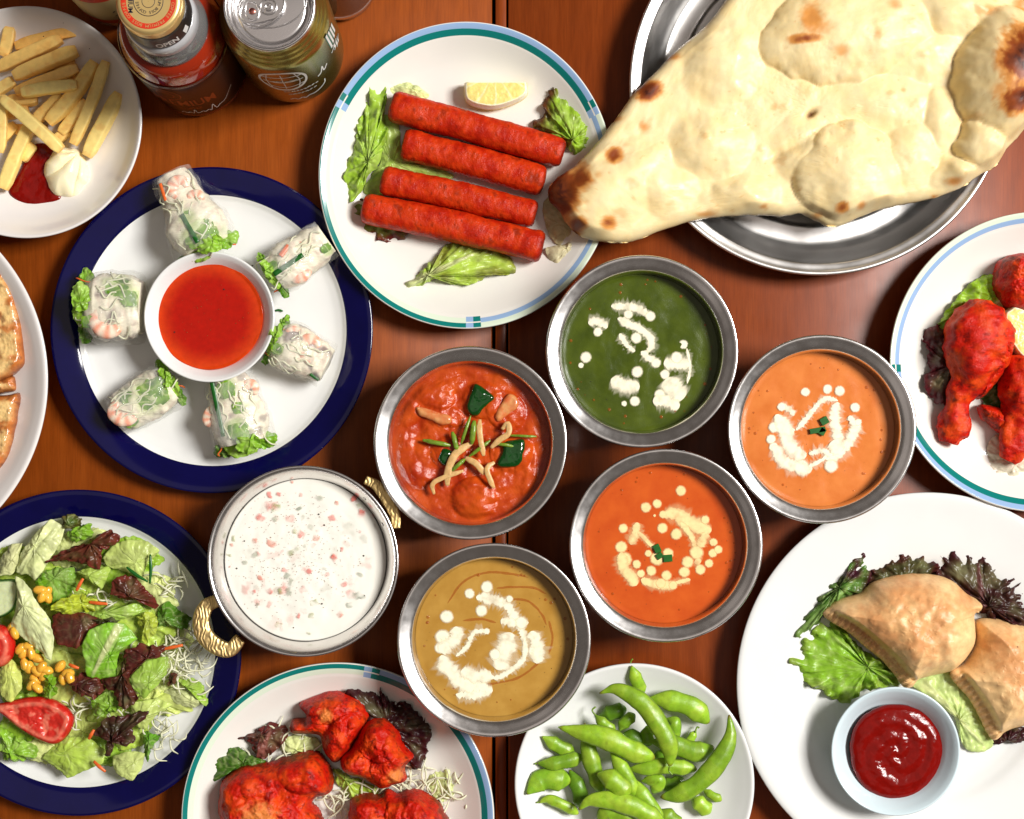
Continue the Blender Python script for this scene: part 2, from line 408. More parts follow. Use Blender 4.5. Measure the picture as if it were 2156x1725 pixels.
# ------------------------------------------------------------------ the table
tab = thing('table_top', (0, 0, 0), kind='structure')
def plank(u0, u1, m, top=0., z0=-2.5):
    x0, x1 = pc(u0, 0)[0], pc(u1, 0)[0]
    mk('plank', box(x0, x1, -60, 60, z0, top, .07), m, tab)
plank(-1400, -20, m_wood); plank(-14, 1036, m_wood); plank(1043, 1066, m_wood2, -.05); plank(1070, 2190, m_wood2); plank(2196, 3400, m_wood2)
mk('under_board', box(-80, 80, -61, 61, -4, -2.6), m_gap, tab)

# ------------------------------------------------------------------ plates
PL = {}
def ring_of(u, v, ru, rv, z):
    k = (H - z) / H / S0
    return pc(u, v, z), ru * k, rv * k
def plate_profile(top, zr, foot=.55):
    t = spl(top, 60, False)
    t = t[np.r_[True, np.linalg.norm(np.diff(t, axis=0), axis=1) > 1e-6]]
    und = [(.985, zr - .22), (.9, zr - .5 * (zr - .3)), (.75, .42), (foot + .06, .3), (foot + .04, 0.0), (foot, 0.0), (foot - .03, .25), (.002, .3)]
    return np.vstack([t, und])
def plate(key, u, v, ru, rv, zr, top, mat, name, label, cat='plate', band=None, foot=.55, n=180):
    c, rx, ry = ring_of(u, v, ru, rv, zr)
    p = plate_profile(top, zr, foot)
    V, F = lathe(p, (c[0], c[1], 0), n, rx, ry)
    midx = None; mats = mat
    if band:
        mats, fn = band
        cen = (np.arange(n) + .5) / n * 360
        midx = []
        for i in range(len(p) - 1):
            r = (p[i, 0] + p[i + 1, 0]) / 2
            for j in range(n): midx.append(fn(r, cen[j], i < 59))
    o = mk(name, (V, F), mats, None, None, True, midx, (c[0], c[1], 0), label, cat)
    PL[key] = (c, rx, ry)
    return o
COUPE = [(.002, .8), (.35, .8), (.58, .86), (.74, 1.25), (.86, 1.85), (.945, 2.5), (.982, 2.74), (.996, 2.72), (.998, 2.62)]
def teal_top():
    rs = [(.002, .85), (.4, .85), (.62, .88), (.72, 1.0), (.80, 1.3), (.87, 1.72), (.905, 1.95), (.92, 2.03), (.953, 2.22), (.985, 2.36), (.997, 2.36), (1.0, 2.28)]
    return rs
NAVY = [(.002, .72), (.4, .72), (.70, .74), (.79, .88), (.825, 1.08), (.84, 1.18), (.88, 1.34), (.94, 1.52), (.982, 1.62), (.996, 1.6), (1.0, 1.52)]
WIDE = [(.002, .75), (.3, .75), (.52, .77), (.60, .98), (.66, 1.32), (.72, 1.5), (.85, 1.78), (.96, 2.04), (.99, 2.06), (1.0, 1.98)]
# printed rim: quadrant sectors, angles counter-clockwise from the picture's right
def teal_band(a_blue, a_teal, a_pale, tiles):
    mats = [m_cream, m_teal, m_sky, m_mint]
    def inside(a, s): return (a - s[0]) % 360 < (s[1] - s[0]) % 360
    def fn(r, a, top):
        if not top or r < .915: return 0
        outer = .955 <= r < .990; innr = .917 <= r < .955
        for ta, kind in tiles:
            d = (a - ta + 180) % 360 - 180
            if abs(d) < 3.4:
                if not (outer or innr) or .95 < r < .96: return 0
                if 0.4 < d < 2.6: return 1 if kind else 2
                if -2.6 < d < -0.4: return 2 if kind else 1
                return 0
        if inside(a, a_blue): return 2 if outer else (1 if innr else 0)
        if inside(a, a_teal): return 1 if .962 <= r < .990 else (3 if .925 <= r < .962 else 0)
        if inside(a, a_pale): return 3 if .962 <= r < .995 else (2 if .932 <= r < .962 else 0)
        return 0
    return mats, fn
def dense(top):
    t = np.array(top); r = np.r_[np.linspace(.002, .88, 36), np.linspace(.9, 1.0, 24)]
    s = spl(top, 400, False); return np.c_[r, np.interp(r, s[:, 0], s[:, 1])]
_pp = plate_profile
def plate_profile(top, zr, foot=.55):
    if top is TEAL:
        t = dense(top)
        und = [(.985, zr - .22), (.9, zr - .5 * (zr - .3)), (.75, .42), (foot + .06, .3), (foot + .04, 0.0), (foot, 0.0), (foot - .03, .25), (.002, .3)]
        return np.vstack([t, und])
    return _pp(top, zr, foot)
TEAL = teal_top()
plate('kebab', 981, 369, 311, 324, 2.36, TEAL, m_cream, 'round_plate', 'cream plate with teal and light blue rim bands holding four red sausages',
      band=teal_band((28, 149), (151, 272), (274, 386), [(150, 0), (273, 1), (27, 1)]), n=360)
plate('legs', 2192, 762, 319, 317, 2.36, TEAL, m_cream, 'round_plate', 'cream plate with teal and blue rim bands under the drumsticks and lemon wedge',
      band=teal_band((185, 300), (302, 60), (62, 184), [(184, 0), (301, 1), (61, 0)]), n=360)
plate('tikka', 711, 1725, 330, 330, 2.36, TEAL, m_cream, 'round_plate', 'cream plate with teal rim band holding boneless red chicken pieces',
      band=teal_band((-35, 75), (79, 200), (203, 325), [(77, 0), (201, 1), (325, 0)]), n=360)
def navy_band():
    return [m_white, m_navy], lambda r, a, top: (1 if (r > .832 or not top) else 0)
plate('rolls', 445, 695, 340, 344, 1.62, NAVY, None, 'round_plate', 'white plate with wide navy rim holding six rice paper rolls', band=navy_band())
plate('salad', 164, 1375, 344, 344, 1.62, NAVY, None, 'round_plate', 'white plate with wide navy rim under the green salad', band=navy_band())
plate('fries', 55, 257, 244, 245, 2.74, COUPE, m_whitewarm, 'round_plate', 'deep white coupe plate under the french fries')
plate('bread', -304, 800, 405, 408, 2.74, COUPE, m_whitewarm, 'round_plate', 'white plate under the glazed brown flatbread slices')
plate('edamame', 1336, 1651, 253, 254, 2.06, [(.002, .7), (.3, .7), (.52, .72), (.66, .9), (.8, 1.3), (.92, 1.8), (.975, 2.04), (.993, 2.04), (1, 1.95)], m_white, 'round_plate',
      'plain white plate under the green soybean pods')
plate('samosa', 1953, 1440, 402, 403, 2.06, WIDE, m_white, 'round_plate', 'large white wide-rimmed plate holding two fried triangular pastries')

def specks(name, pts, z, size, mat, parent=None, seed=1, **kw):
    rr = random.Random(seed); parts = []
    for x, y in pts:
        q = pc(x, y, z); s = size * rr.uniform(.5, 1.5)
        V = np.array([(s, 0, 0), (0, s * .8, 0), (-s, 0, .0), (0, -s, 0), (0, 0, s * .8), (0, 0, -s)]) + q
        parts.append((V, [[0, 1, 4], [1, 2, 4], [2, 3, 4], [3, 0, 4], [1, 0, 5], [2, 1, 5], [3, 2, 5], [0, 3, 5]]))
    return mk(name, join(*parts), mat, parent, smooth=False, kind='stuff', **kw)
def scatter(cu, cv, r, n, seed, gauss=.55):
    rr = random.Random(seed); out = []
    while len(out) < n:
        x, y = rr.gauss(0, r * gauss), rr.gauss(0, r * gauss)
        if math.hypot(x, y) < r: out.append((cu + x, cv + y))
    return out
# ------------------------------------------------------------------ small dipping bowls
def dip_bowl(name, u, v, r, zr, z0, label, mat, sauce_name, sauce_label, sauce_mat, sr, zs):
    c, rx, _ = ring_of(u, v, r, r, zr)
    p = [(.002, z0 + .35), (.4, z0 + .36), (.62, z0 + .7), (.78, zs), (.9, zr - .35), (.965, zr - .03), (.985, zr), (1., zr - .05), (.99, zr - .2), (.9, zr - .7), (.72, z0 + .9), (.55, z0 + .3), (.5, z0), (.44, z0), (.42, z0 + .12), (.002, z0 + .14)]
    mk(name, lathe(np.array([(a * rx, b) for a, b in p]), (c[0], c[1], 0), 96), mat, origin=(c[0], c[1], z0), label=label, cat='bowl')
    return c, rx
c, rx = dip_bowl('dipping_bowl', 440.6, 667, 138, 3.6, .74, 'small white bowl of red chilli sauce in the middle of the rolls', m_white, 0, 0, 0, 0, 2.6)
def disc_surface(c, r, z, amp=.02, freq=1., rings=50, n=96, seed=1, rise=.0):
    a = np.linspace(0, 2 * np.pi, n, endpoint=False); o = np.stack([c[0] + r * np.cos(a), c[1] + r * np.sin(a)], 1)
    XY, T = radial(o, np.array(c[:2]), rings)
    A_ = np.arctan2(XY[:, 1] - c[1], XY[:, 0] - c[0])
    h = amp * fbm(np.c_[XY * freq, np.full(len(T), seed * 2.2)], 4) * (1 - T ** 6) + rise * ss(.93, 1., T) * np.clip(1 + 1.6 * fbm(np.c_[np.cos(A_) * 2, np.sin(A_) * 2, A_ * 0 + seed], 3), .2, 3)
    V = np.c_[XY, z + h]; F = [f[::-1] for f in quads(rings, n)] + [list(range(n))]
    low = V[-n:].copy(); low[:, :2] = np.array(c[:2]) + (low[:, :2] - np.array(c[:2])) * .96; low[:, 2] -= .4
    b0 = rings * n
    V = np.vstack([V, low]); F += [[b0 + i, b0 + (i + 1) % n, b0 - n + (i + 1) % n, b0 - n + i] for i in range(n)] + [[b0 + i for i in range(n)][::-1]]
    return V, F
cs = pc(441, 666, 2.75)
VF = disc_surface(cs, 113 / S0 * (H - 2.75) / H, 2.78, .012, .7, rise=.05)
rr_ = np.hypot(VF[0][:, 0] - cs[0], VF[0][:, 1] - cs[1]) / (113 / S0 * (H - 2.75) / H)
mk('chilli_sauce', VF, m_chili, cols=mix(np.repeat(lin(170, 18, 3)[None], len(rr_), 0), lin(214, 70, 18), ss(.62, 1.08, rr_ + .04 * fbm(VF[0] * .8, 2)) * .85), label='glossy red sweet chilli sauce filling the small white bowl', cat='sauce')
specks('chilli_seeds', scatter(441, 666, 100, 45, 9, .6), 2.8, .03, m_orange_p, bpy.data.objects['chilli_sauce'])
for i, (x, y) in enumerate([(530, 560), (366, 700), (520, 770), (470, 610)]):
    q = pc(x, y, 2.8)
    mk('chilli_flake', tube([q, q + [.09, .03, .01]], [.04, .05, .02], 6, .4, samples=4), m_specks, bpy.data.objects['chilli_sauce'])
c, rx = dip_bowl('dipping_bowl', 1886, 1582.5, 136, 3.5, .78, 'small pale blue bowl of ketchup beside the fried pastries', m_palebowl, 0, 0, 0, 0, 2.6)
ck = pc(1888, 1584, 2.7)
a = np.linspace(0, 2 * np.pi, 120, endpoint=False)
def ketch_h(x, y, d, u, v, t):
    r = np.hypot(x - ck[0], y - ck[1]); th = np.arctan2(y - ck[1], x - ck[0])
    return .42 * np.sqrt(1 - (1 - np.clip(d / .8, 0, 1)) ** 2) + .045 * np.sin(2.6 * r * 2.2 - th * 2 + 1.5 * pn(np.c_[x * .7, y * .7, x * 0])) * ss(.2, 1., d) * ss(0, .4, r) + .05 * fbm(np.c_[x * 1.3, y * 1.3, x * 0 + 4], 3) * ss(0, .5, d)
mound('ketchup', [(1888 + 99 * math.cos(t) * (1 + .03 * math.sin(3 * t + 1)), 1584 - 101 * math.sin(t)) for t in a[::4]], 2.35, ketch_h, m_ketchup, n=120, rings=60, zp=2.6, jit=(.05, 1.5),
      label='thick swirl of ketchup in the pale blue bowl', cat='sauce', base=.98, under=.5)

# ------------------------------------------------------------------ steel curry bowls
BZ = 5.0
def bowl_profile(R, zr=BZ):
    t = spl([(.003, .35), (.35 * R, .4), (.6 * R, 1.1), (.755 * R, 2.3), (.81 * R, 3.2), (.83 * R, 3.9), (.838 * R, 4.4), (.848 * R, 4.62), (.868 * R, 4.73), (.9 * R, 4.81), (.94 * R, 4.9), (.968 * R, 4.97), (.985 * R, 5.0), (1.0 * R, 4.94), (.995 * R, 4.84)], 90, False)
    b = spl([(.97 * R, 4.78), (.9 * R, 4.45), (.865 * R, 3.9), (.83 * R, 3.0), (.72 * R, 1.3), (.55 * R, .3), (.45 * R, .02)], 30, False)
    return np.vstack([t, b, [(.4 * R, 0), (.003, .05)]])
BOWLS = dict(red=(990.5, 933, 204), green=(1352, 740, 203), right=(1731, 904, 199), centre=(1402, 1149, 204), tan=(1040, 1348, 204.5))
BL = dict(red='steel bowl of chunky red curry with green pepper', green='steel bowl of dark green spinach curry', right='steel bowl of orange curry touching the drumstick plate',
          centre='steel bowl of deep orange curry with three chive squares on its cream', tan='steel bowl of tan yellow curry above the soybean pods')
b0 = None
for k, (u, v, r) in BOWLS.items():
    c, rx, _ = ring_of(u, v, r, r, BZ)
    if b0 is None:
        b0 = mk('curry_bowl', lathe(bowl_profile(6.0), (c[0], c[1], 0), 144), m_steel, origin=(c[0], c[1], 0), label=BL[k], cat='bowl', group='round stainless steel curry bowls')
        o = b0
    else: o = copy_tree(b0, (c[0], c[1], 0), BL[k])
    s = rx / 6.0; o.scale = (s, s, 1)
    o.rotation_euler.z = hash(k[0]) % 7 if False else {'red': 0, 'green': 1.3, 'right': 2.9, 'centre': 4.1, 'tan': 5.2}[k]

# raita bowl with rivets and brass handles
CR = Crop(540, 1290, 620, 1813)
c, R, _ = ring_of(638, 1182, 202, 202, 4.6)
rb = thing('handled_bowl', (c[0], c[1], 0), 'steel bowl of white yogurt sauce with two patterned brass handles', 'bowl')
pr = np.vstack([spl([(.003, .35), (.5 * R, .4), (.75 * R, 1.1), (.82 * R, 2.2), (.86 * R, 3.3), (.905 * R, 4.0), (.945 * R, 4.4), (.975 * R, 4.57), (.99 * R, 4.6), (1.0 * R, 4.55), (.998 * R, 4.45)], 70, False),
                spl([(.975 * R, 4.38), (.93 * R, 4.0), (.89 * R, 3.3), (.85 * R, 2.0), (.75 * R, .7), (.6 * R, .03)], 24, False), [(.5 * R, 0), (.003, .05)]])
mk('bowl_body', lathe(pr, (c[0], c[1], 0), 144), m_steel, rb)
def handle(pts, z, w):
    path = [pc(*CR.p(*p), z) for p in pts]
    V, F = tube(path, [w * .75, w, w * 1.1, w, w * .75], 22, .5, 4, samples=60)
    mk('handle', push((V, F), .02, 2.5, 3), m_brass, rb)
handle([(215, 1165), (120, 1215), (75, 1330), (105, 1450), (200, 1540), (310, 1570), (400, 1480)], 3.5, .52)
handle([(1425, 175), (1520, 225), (1610, 345), (1670, 470), (1680, 575)], 4.1, .36)
for x, y, z in [(1430, 320, 4.05), (1580, 535, 4.05), (250, 1145, 3.95), (415, 1370, 3.95), (1130, 165, 4.25)][:4]:
    q = pc(*CR.p(x, y), z)
    mk('rivet', lathe([(.002, .09), (.1, .08), (.17, .03), (.19, -.05), (.1, -.15)], q, 20), m_steel, rb)
cy = pc(635, 1178, 3.95); ry_ = 169 / S0 * (H - 3.95) / H
yog = mk('yogurt_sauce', disc_surface(c, .855 * R, 3.25, .05, .8, 60, 120, 4, .03), m_yog, label='thin white yogurt sauce with diced pink and green vegetables', cat='sauce')
rng = random.Random(3)
def dice(name, x, y, size, col, alpha, seed, asp=1.):
    q = pc(*CR.p(x, y), 3.27); n = 32; a_ = np.linspace(0, 2 * np.pi, n, endpoint=False); r = random.Random(seed); rot = r.uniform(0, 3)
    w = (np.abs(np.cos(a_)) ** 5 + np.abs(np.sin(a_)) ** 5) ** (-1 / 5.)
    o = np.stack([size * w * np.cos(a_), size * asp * w * np.sin(a_)], 1); o = o @ np.array([[math.cos(rot), math.sin(rot)], [-math.sin(rot), math.cos(rot)]]) + q[:2]
    o = jitter(o, size * .55, 2.2, seed, 2); XY, T = radial(o, q[:2], 8)
    V = np.c_[XY, 3.295 + .05 * np.sqrt(np.clip(1 - T ** 3, 0, 1)) * min(1, alpha * 1.2) + r.uniform(-.15, .15) * ((XY - q[:2]) @ np.array([.7, .7]))]
    C = np.zeros((len(V), 4)); C[:, :3] = col; C[:, 3] = alpha * (1 - .85 * ss(.55, 1., T)) * np.clip(.75 + 1.2 * pn(np.c_[XY * 2.2, XY[:, 0] * 0 + seed]), .15, 1)
    mk(name, (V, [f[::-1] for f in quads(8, n)] + [list(range(n))]), m_soft, yog, C)
PK = [(565, 490, 1.), (1150, 490, 1.), (650, 690, 1.25), (910, 1080, .9), (1250, 1040, .7), (560, 980, .7), (1170, 820, .9), (880, 1290, .7), (1220, 1285, .9), (1400, 450, .9), (640, 300, .9), (1190, 360, .6), (1230, 745, .7), (965, 925, .7), (330, 710, .5), (1340, 330, .8), (890, 640, .6), (520, 680, .6), (310, 890, .4), (1490, 470, .6), (820, 190, .5), (510, 1100, .5), (715, 290, .6), (1020, 660, .8), (640, 1090, .9), (1380, 600, .5)]
GK = [(695, 400, 1.1), (880, 410, .9), (850, 600, .7), (720, 1090, .9), (1360, 1130, 1.6), (1000, 1180, 1.1), (960, 1440, .8), (1300, 1200, .8), (1380, 395, .8), (840, 765, 1.4), (780, 960, .9), (340, 660, .8), (300, 790, .8), (540, 1210, 1.), (980, 1290, .7), (720, 1370, .9)]
for i, (x, y, sz) in enumerate(PK): dice('radish_dice', x, y, .27 * sz, lin(*[(238, 120, 108), (244, 150, 140), (240, 168, 150)][i % 3]), rng.uniform(.35, .85), i, rng.uniform(.7, 1.))
for i, (x, y, sz) in enumerate(GK): dice('cucumber_dice', x, y, .27 * sz, lin(*[(170, 178, 120), (150, 160, 140), (190, 196, 150)][i % 3]), rng.uniform(.3, .65), 50 + i, rng.uniform(.45, 1.))
for i in range(26):                                               # soft shapes deep under the surface
    th_, rd = rng.uniform(0, 6.28), 560 * math.sqrt(rng.uniform(0, 1))
    dice('radish_dice' if i % 3 else 'cucumber_dice', 905 + rd * math.cos(th_), 840 + rd * math.sin(th_), rng.uniform(.25, .5), lin(246, 190, 182) if i % 3 else lin(196, 200, 186), rng.uniform(.1, .24), 190 + i, rng.uniform(.5, 1.))
for i in range(34):                                               # pieces lying deeper in the yogurt
    th_, rd = rng.uniform(0, 6.28), 560 * math.sqrt(rng.uniform(0, 1))
    dice('radish_dice' if i % 3 else 'cucumber_dice', 905 + rd * math.cos(th_), 840 + rd * math.sin(th_), rng.uniform(.12, .34), lin(244, 160, 150) if i % 3 else lin(176, 182, 160), rng.uniform(.2, .5), 90 + i, rng.uniform(.5, 1.))
specks('ground_spice', scatter(615, 1170, 150, 520, 5), 3.3, .022, m_spice, yog)
specks('spice_specks', scatter(640, 1170, 155, 14, 6), 3.3, .05, m_specks, yog)

# ------------------------------------------------------------------ steel tray
c, R, _ = ring_of(1725, 180, 400, 400, 2.3)
tp = np.vstack([[(.003, .35), (.70 * R, .35), (.715 * R, .37), (.72 * R, .42), (.735 * R, .42), (.75 * R, .36), (.80 * R, .36)],
                spl([(.82 * R, .4), (.86 * R, .75), (.90 * R, 1.35), (.925 * R, 1.85), (.935 * R, 2.05), (.945 * R, 2.12), (.97 * R, 2.2), (.985 * R, 2.3), (.997 * R, 2.28), (1.0 * R, 2.18), (.99 * R, 2.1)], 50, False),
                [(.96 * R, 2.02), (.925 * R, 1.6), (.88 * R, .7), (.83 * R, .03), (.003, .0)]])
mk('round_tray', lathe(tp, (c[0], c[1], 0), 200), m_tray, origin=(c[0], c[1], 0), label='round stainless steel tray under the large naan', cat='tray')
# ------------------------------------------------------------------ lettering
def glyphs(text, size, bold=0.):
    cu = bpy.data.curves.new('lettering', 'FONT'); cu.body = text; cu.size = size; cu.align_x = 'CENTER'; cu.align_y = 'CENTER'
    cu.offset = bold; cu.resolution_u = 3
    o = bpy.data.objects.new('lettering', cu); COL.objects.link(o)
    dg = bpy.context.evaluated_depsgraph_get(); dg.update()
    me = o.evaluated_get(dg).to_mesh()
    V = np.array([v.co[:] for v in me.vertices]).reshape(-1, 3); F = [list(p.vertices) for p in me.polygons]
    bpy.data.objects.remove(o); bpy.data.curves.remove(cu)
    return V, F
def flat_text(text, size, c, rot, z, bold=0.):
    V, F = glyphs(text, size, bold); ca, sa = math.cos(rot), math.sin(rot)
    return np.c_[c[0] + V[:, 0] * ca - V[:, 1] * sa, c[1] + V[:, 0] * sa + V[:, 1] * ca, np.full(len(V), z)], F
def ring_text(text, size, c, r, a_mid, z, step, inward=False):
    parts = []; n = len(text)
    for i, ch in enumerate(text):
        if ch == ' ': continue
        k = (i - (n - 1) / 2) * step
        a = a_mid - k if not inward else a_mid + k
        parts.append(flat_text(ch, size, (c[0] + r * math.cos(a), c[1] + r * math.sin(a)), (a - math.pi / 2) if not inward else (a + math.pi / 2), z))
    return join(*parts)
def wall_text(text, size, c, r, a_mid, z, bold=0., zs=1., rise=0.):
    V, F = glyphs(text, size, bold); a = a_mid + V[:, 0] / r
    return np.c_[c[0] + r * np.cos(a), c[1] + r * np.sin(a), z + V[:, 1] * zs + rise * V[:, 0]], F
def wall_line(pts, c, r, a_mid, z, w, zs=1.):
    """a printed line on a cylinder; pts (x along, y up) in cm"""
    p = spl(pts, max(8, len(pts) * 8), False); t = np.gradient(p, axis=0); t /= np.linalg.norm(t, axis=1)[:, None] + 1e-9
    n = np.stack([-t[:, 1], t[:, 0]], 1); A = p + n * [w / 2, w / 2 * max(1, zs * .7)]; B = p - n * [w / 2, w / 2 * max(1, zs * .7)]
    X = np.r_[A, B]; a = a_mid + X[:, 0] / r; m = len(p)
    return np.c_[c[0] + r * np.cos(a), c[1] + r * np.sin(a), z + X[:, 1] * zs], [[i, i + 1, m + i + 1, m + i] for i in range(m - 1)]

# ------------------------------------------------------------------ coffee bottle
bc = pc(418, 142, 0)
bt = thing('coffee_bottle', bc, 'dark coffee bottle with gold screw cap and amber shoulder', 'bottle')
def L_(name, prof, mat, parent=bt, c=bc, n=96, **k): return mk(name, lathe(prof, (c[0], c[1], 0), n), mat, parent, **k)
L_('label_sleeve', spl([(3.22, 1.15), (3.3, 1.25), (3.32, 3), (3.32, 7.0), (3.28, 8.2), (3.2, 8.6)], 40, False)[::-1], m_label)
L_('base', np.vstack([[(3.2, 1.12)], spl([(3.28, 1.0), (3.3, .7), (3.15, .3), (2.8, .05), (2.5, 0)], 14, False), [(.01, .15)]]), M('brown_bottle_base', lin(120, 40, 14), .1, trans=.3, coat=.5))
L_('shoulder', spl([(1.95, 10.7), (2.35, 10.6), (2.75, 10.3), (3.0, 9.8), (3.18, 9.1), (3.24, 8.65), (3.18, 8.45)], 40, False), m_amber)
L_('coffee', [(.01, 10.2), (1.9, 10.2), (2.5, 9.9), (2.9, 9.2), (3.0, 8.4), (3.05, 1.2), (.01, 1.2)], M('dark_coffee', lin(66, 12, 6), .2))
L_('shoulder_band', spl([(3.27, 8.95), (3.33, 8.8), (3.33, 8.65), (3.27, 8.55)], 10, False), M('brown_band', lin(70, 22, 12), .25, coat=.4))
L_('neck', spl([(1.75, 12.3), (1.95, 12.1), (2.25, 11.5), (2.42, 10.8), (2.36, 10.45), (1.95, 10.4)], 30, False), m_smoke)
L_('neck_core', [(.01, 13.0), (1.6, 13.0), (1.7, 12.0), (1.8, 10.4)], M('dark_core', lin(40, 30, 28), .3))
L_('neck_ring', spl([(1.8, 13.05), (2.0, 12.95), (2.12, 12.7), (2.15, 12.2), (2.08, 11.9), (1.8, 11.8)], 24, False), m_frost)
cap = L_('cap', spl([(.01, 15.98), (1.2, 15.98), (1.6, 15.97), (1.75, 15.9), (1.84, 15.75), (1.86, 15.5), (1.87, 15.1), (1.86, 15.0)], 40, False), m_gold)
L_('cap_skirt', spl([(1.88, 15.05), (1.92, 14.9), (1.95, 14.0), (1.96, 13.2), (1.9, 13.05), (1.7, 13.0)], 20, False), m_black, cap)
def ann(r0, r1, z, n=90): return lathe([(r0, z), (r0 + (r1 - r0) * .1, z + .005), (r1 - (r1 - r0) * .1, z + .005), (r1, z)], (bc[0], bc[1], 0), n)
mk('red_ring', ann(1.24, 1.54, 15.99), m_red_p, cap)
mk('dark_ring', ann(.80, .84, 15.99), m_dark_p, cap); mk('dark_ring', ann(.34, .37, 15.99), m_dark_p, cap)
mk('lettering', ring_text('PREMIUM BOSS COFFEE PREMIUM BOSS COFFEE PREMIUM BOSS', .24, bc, 1.37, -math.pi / 2, 16.005, .118), m_gold, cap)
mk('lettering', join(ring_text('PREMIUM BOSS COFFEE', .23, bc, .62, -.95, 16.0, .23)), m_dark_p, cap)
mk('lettering', join(flat_text('PREMIUM', .38, (bc[0] - 1.0, bc[1] + .12), -math.pi / 2, 16.0, .004), ), m_dark_p, cap)
FA = math.atan2(-(NV - 142), NU - 418)   # direction from the bottle to straight below the camera
mk('lettering', wall_text('OPEN', .55, bc, 1.965, FA - .3, 13.75, .015, 1.9), m_white_p, cap)
mk('open_arrow', wall_line([(0, 0), (.18, .06), (.36, .12)], bc, 1.965, FA + .3, 13.7, .3, 2), m_white_p, cap)
mk('lettering', wall_text('PREMIUM', 1.0, bc, 3.335, math.radians(-91), 4.6, .01, 2.1), m_orange_p, bt)
mk('lettering', wall_text('COFFEE', .42, bc, 3.335, math.radians(-88), 3.2, 0, 1.8), m_orange_p, bt)
th = np.linspace(0, 2 * np.pi, 30, endpoint=False)
for r in (.95, .55): mk('emblem_ring', wall_line([(r * math.cos(t), .8 * r * math.sin(t)) for t in np.linspace(0, 6.28, 26)], bc, 3.335, math.radians(-105), 6.8, .07, 1.6), m_orange_p, bt)
mk('signature', wall_line([(-1.9, -.1), (-1.7, .1), (-1.55, -.1), (-1.3, .06), (-1.1, -.08), (-.95, .45), (-.85, -.1), (-.5, .06), (-.35, -.08), (-.1, .1), (.05, -.08), (.3, .6), (.4, -.05), (.7, .15), (1.1, .25), (1.6, .75), (2.0, 1.1)], bc, 3.335, math.radians(-70), 2.0, .06, 1.7), m_white_p, bt)

# ------------------------------------------------------------------ drink can
kc = pc(619.6, 115.6, 0)
can = thing('drink_can', kc, 'olive gold drink can with silver lid and pull tab', 'can')
def K_(name, prof, mat, parent=can, n=110): return mk(name, lathe(prof, (kc[0], kc[1], 0), n), mat, parent)
K_('can_body', spl([(2.52, 11.75), (2.6, 11.55), (2.63, 11.35), (2.78, 11.15), (2.80, 11.0), (2.95, 10.8), (2.97, 10.65), (3.14, 10.4), (3.26, 10.0), (3.3, 9.4), (3.3, 6), (3.3, 1.4), (3.22, .9), (2.9, .4), (2.5, .02)], 90, False), m_olive)
lid = K_('lid', np.vstack([[(.01, 11.62), (1.9, 11.62)], spl([(2.05, 11.6), (2.15, 11.45), (2.22, 11.4), (2.3, 11.5), (2.38, 11.9), (2.48, 12.14), (2.58, 12.2), (2.67, 12.12), (2.66, 11.95), (2.56, 11.75)], 40, False)]), m_alu)
KT = Crop(300, 0, 760, 2156)
def kp(x, y, z): return pc(*KT.p(x, y), z)
def oval(x, y, w, h, z, r, name='tab_loop', parent=lid, rot=0., mat=m_alu):
    q = kp(x, y, z); kk = KT.k / S0 * (H - z) / H; pts = []
    for t in np.linspace(0, 2 * np.pi, 20, endpoint=False):
        a, b = w / 2 * kk * math.cos(t), h / 2 * kk * math.sin(t)
        pts.append(q + [a * math.cos(rot) - b * math.sin(rot), a * math.sin(rot) + b * math.cos(rot), 0])
    V, F = tube(pts, [r, r], 10, samples=48, closed=True); return mk(name, (V, F), mat, parent)
tb = mound('pull_tab', KT([(1060, 40), (1110, -10), (1230, -40), (1400, -60), (1420, 60), (1390, 130), (1290, 165), (1180, 190), (1100, 180), (1060, 120)]), 11.72, lambda x, y, d, u, v, t: .1 + 0 * x, m_alu, None, 90, 14, parent=lid, base=1., under=.0, zp=11.75)
oval(1160, 90, 110, 150, 11.86, .05, rot=.2); oval(1290, 55, 130, 120, 11.86, .05); oval(1240, 70, 380, 260, 11.84, .06, rot=.5)
oval(1290, 55, 50, 50, 11.9, .07, 'rivet'); oval(1320, 30, 560, 380, 11.62, .05, 'score_line', rot=.2)
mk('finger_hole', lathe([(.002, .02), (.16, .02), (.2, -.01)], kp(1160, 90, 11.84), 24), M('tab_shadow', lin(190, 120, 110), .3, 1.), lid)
KA = math.atan2(-(NV - 115.6), NU - 619.6)
def oval_pts(cx, cy, w, h, k=30): return [(cx + w * math.cos(t), cy + h * math.sin(t)) for t in np.linspace(0, 2 * np.pi, k)]
gl = [wall_line(oval_pts(0, 0, 1.45, 1.25), kc, 3.31, KA - .42, 6.9, .15, 1.75)]
for q in (-.75, 0, .75): gl.append(wall_line([(q * 1.1, -1.0), (q * 1.35, 0), (q * 1.1, 1.0)], kc, 3.31, KA - .42, 6.9, .06, 1.75))
for q in (-.6, 0, .6): gl.append(wall_line([(-1.25, q * .9), (0, q * 1.2 - .12), (1.25, q * .9)], kc, 3.31, KA - .42, 6.9, .06, 1.75))
mk('globe_emblem', join(*gl), m_white_p, can)
def dashes(rows, c, r, a, z, w):
    """small print too fine to read: rows of short strokes"""
    rr = random.Random(int(z * 100)); out = []
    for k, (x0, x1) in enumerate(rows):
        x = x0
        while x < x1:
            l = rr.uniform(.1, .22); y = -k * .75
            out.append(wall_line([(x, y + rr.uniform(-.12, .0)), (x + l * .5, y + rr.uniform(0, .14)), (x + l, y + rr.uniform(-.12, .1))], c, r, a, z, w)); x += l + .1
    return join(*out)
mk('lettering', dashes([(-.7, .7)], kc, 3.318, KA - .4, 6.9, .22), m_white_p, can)
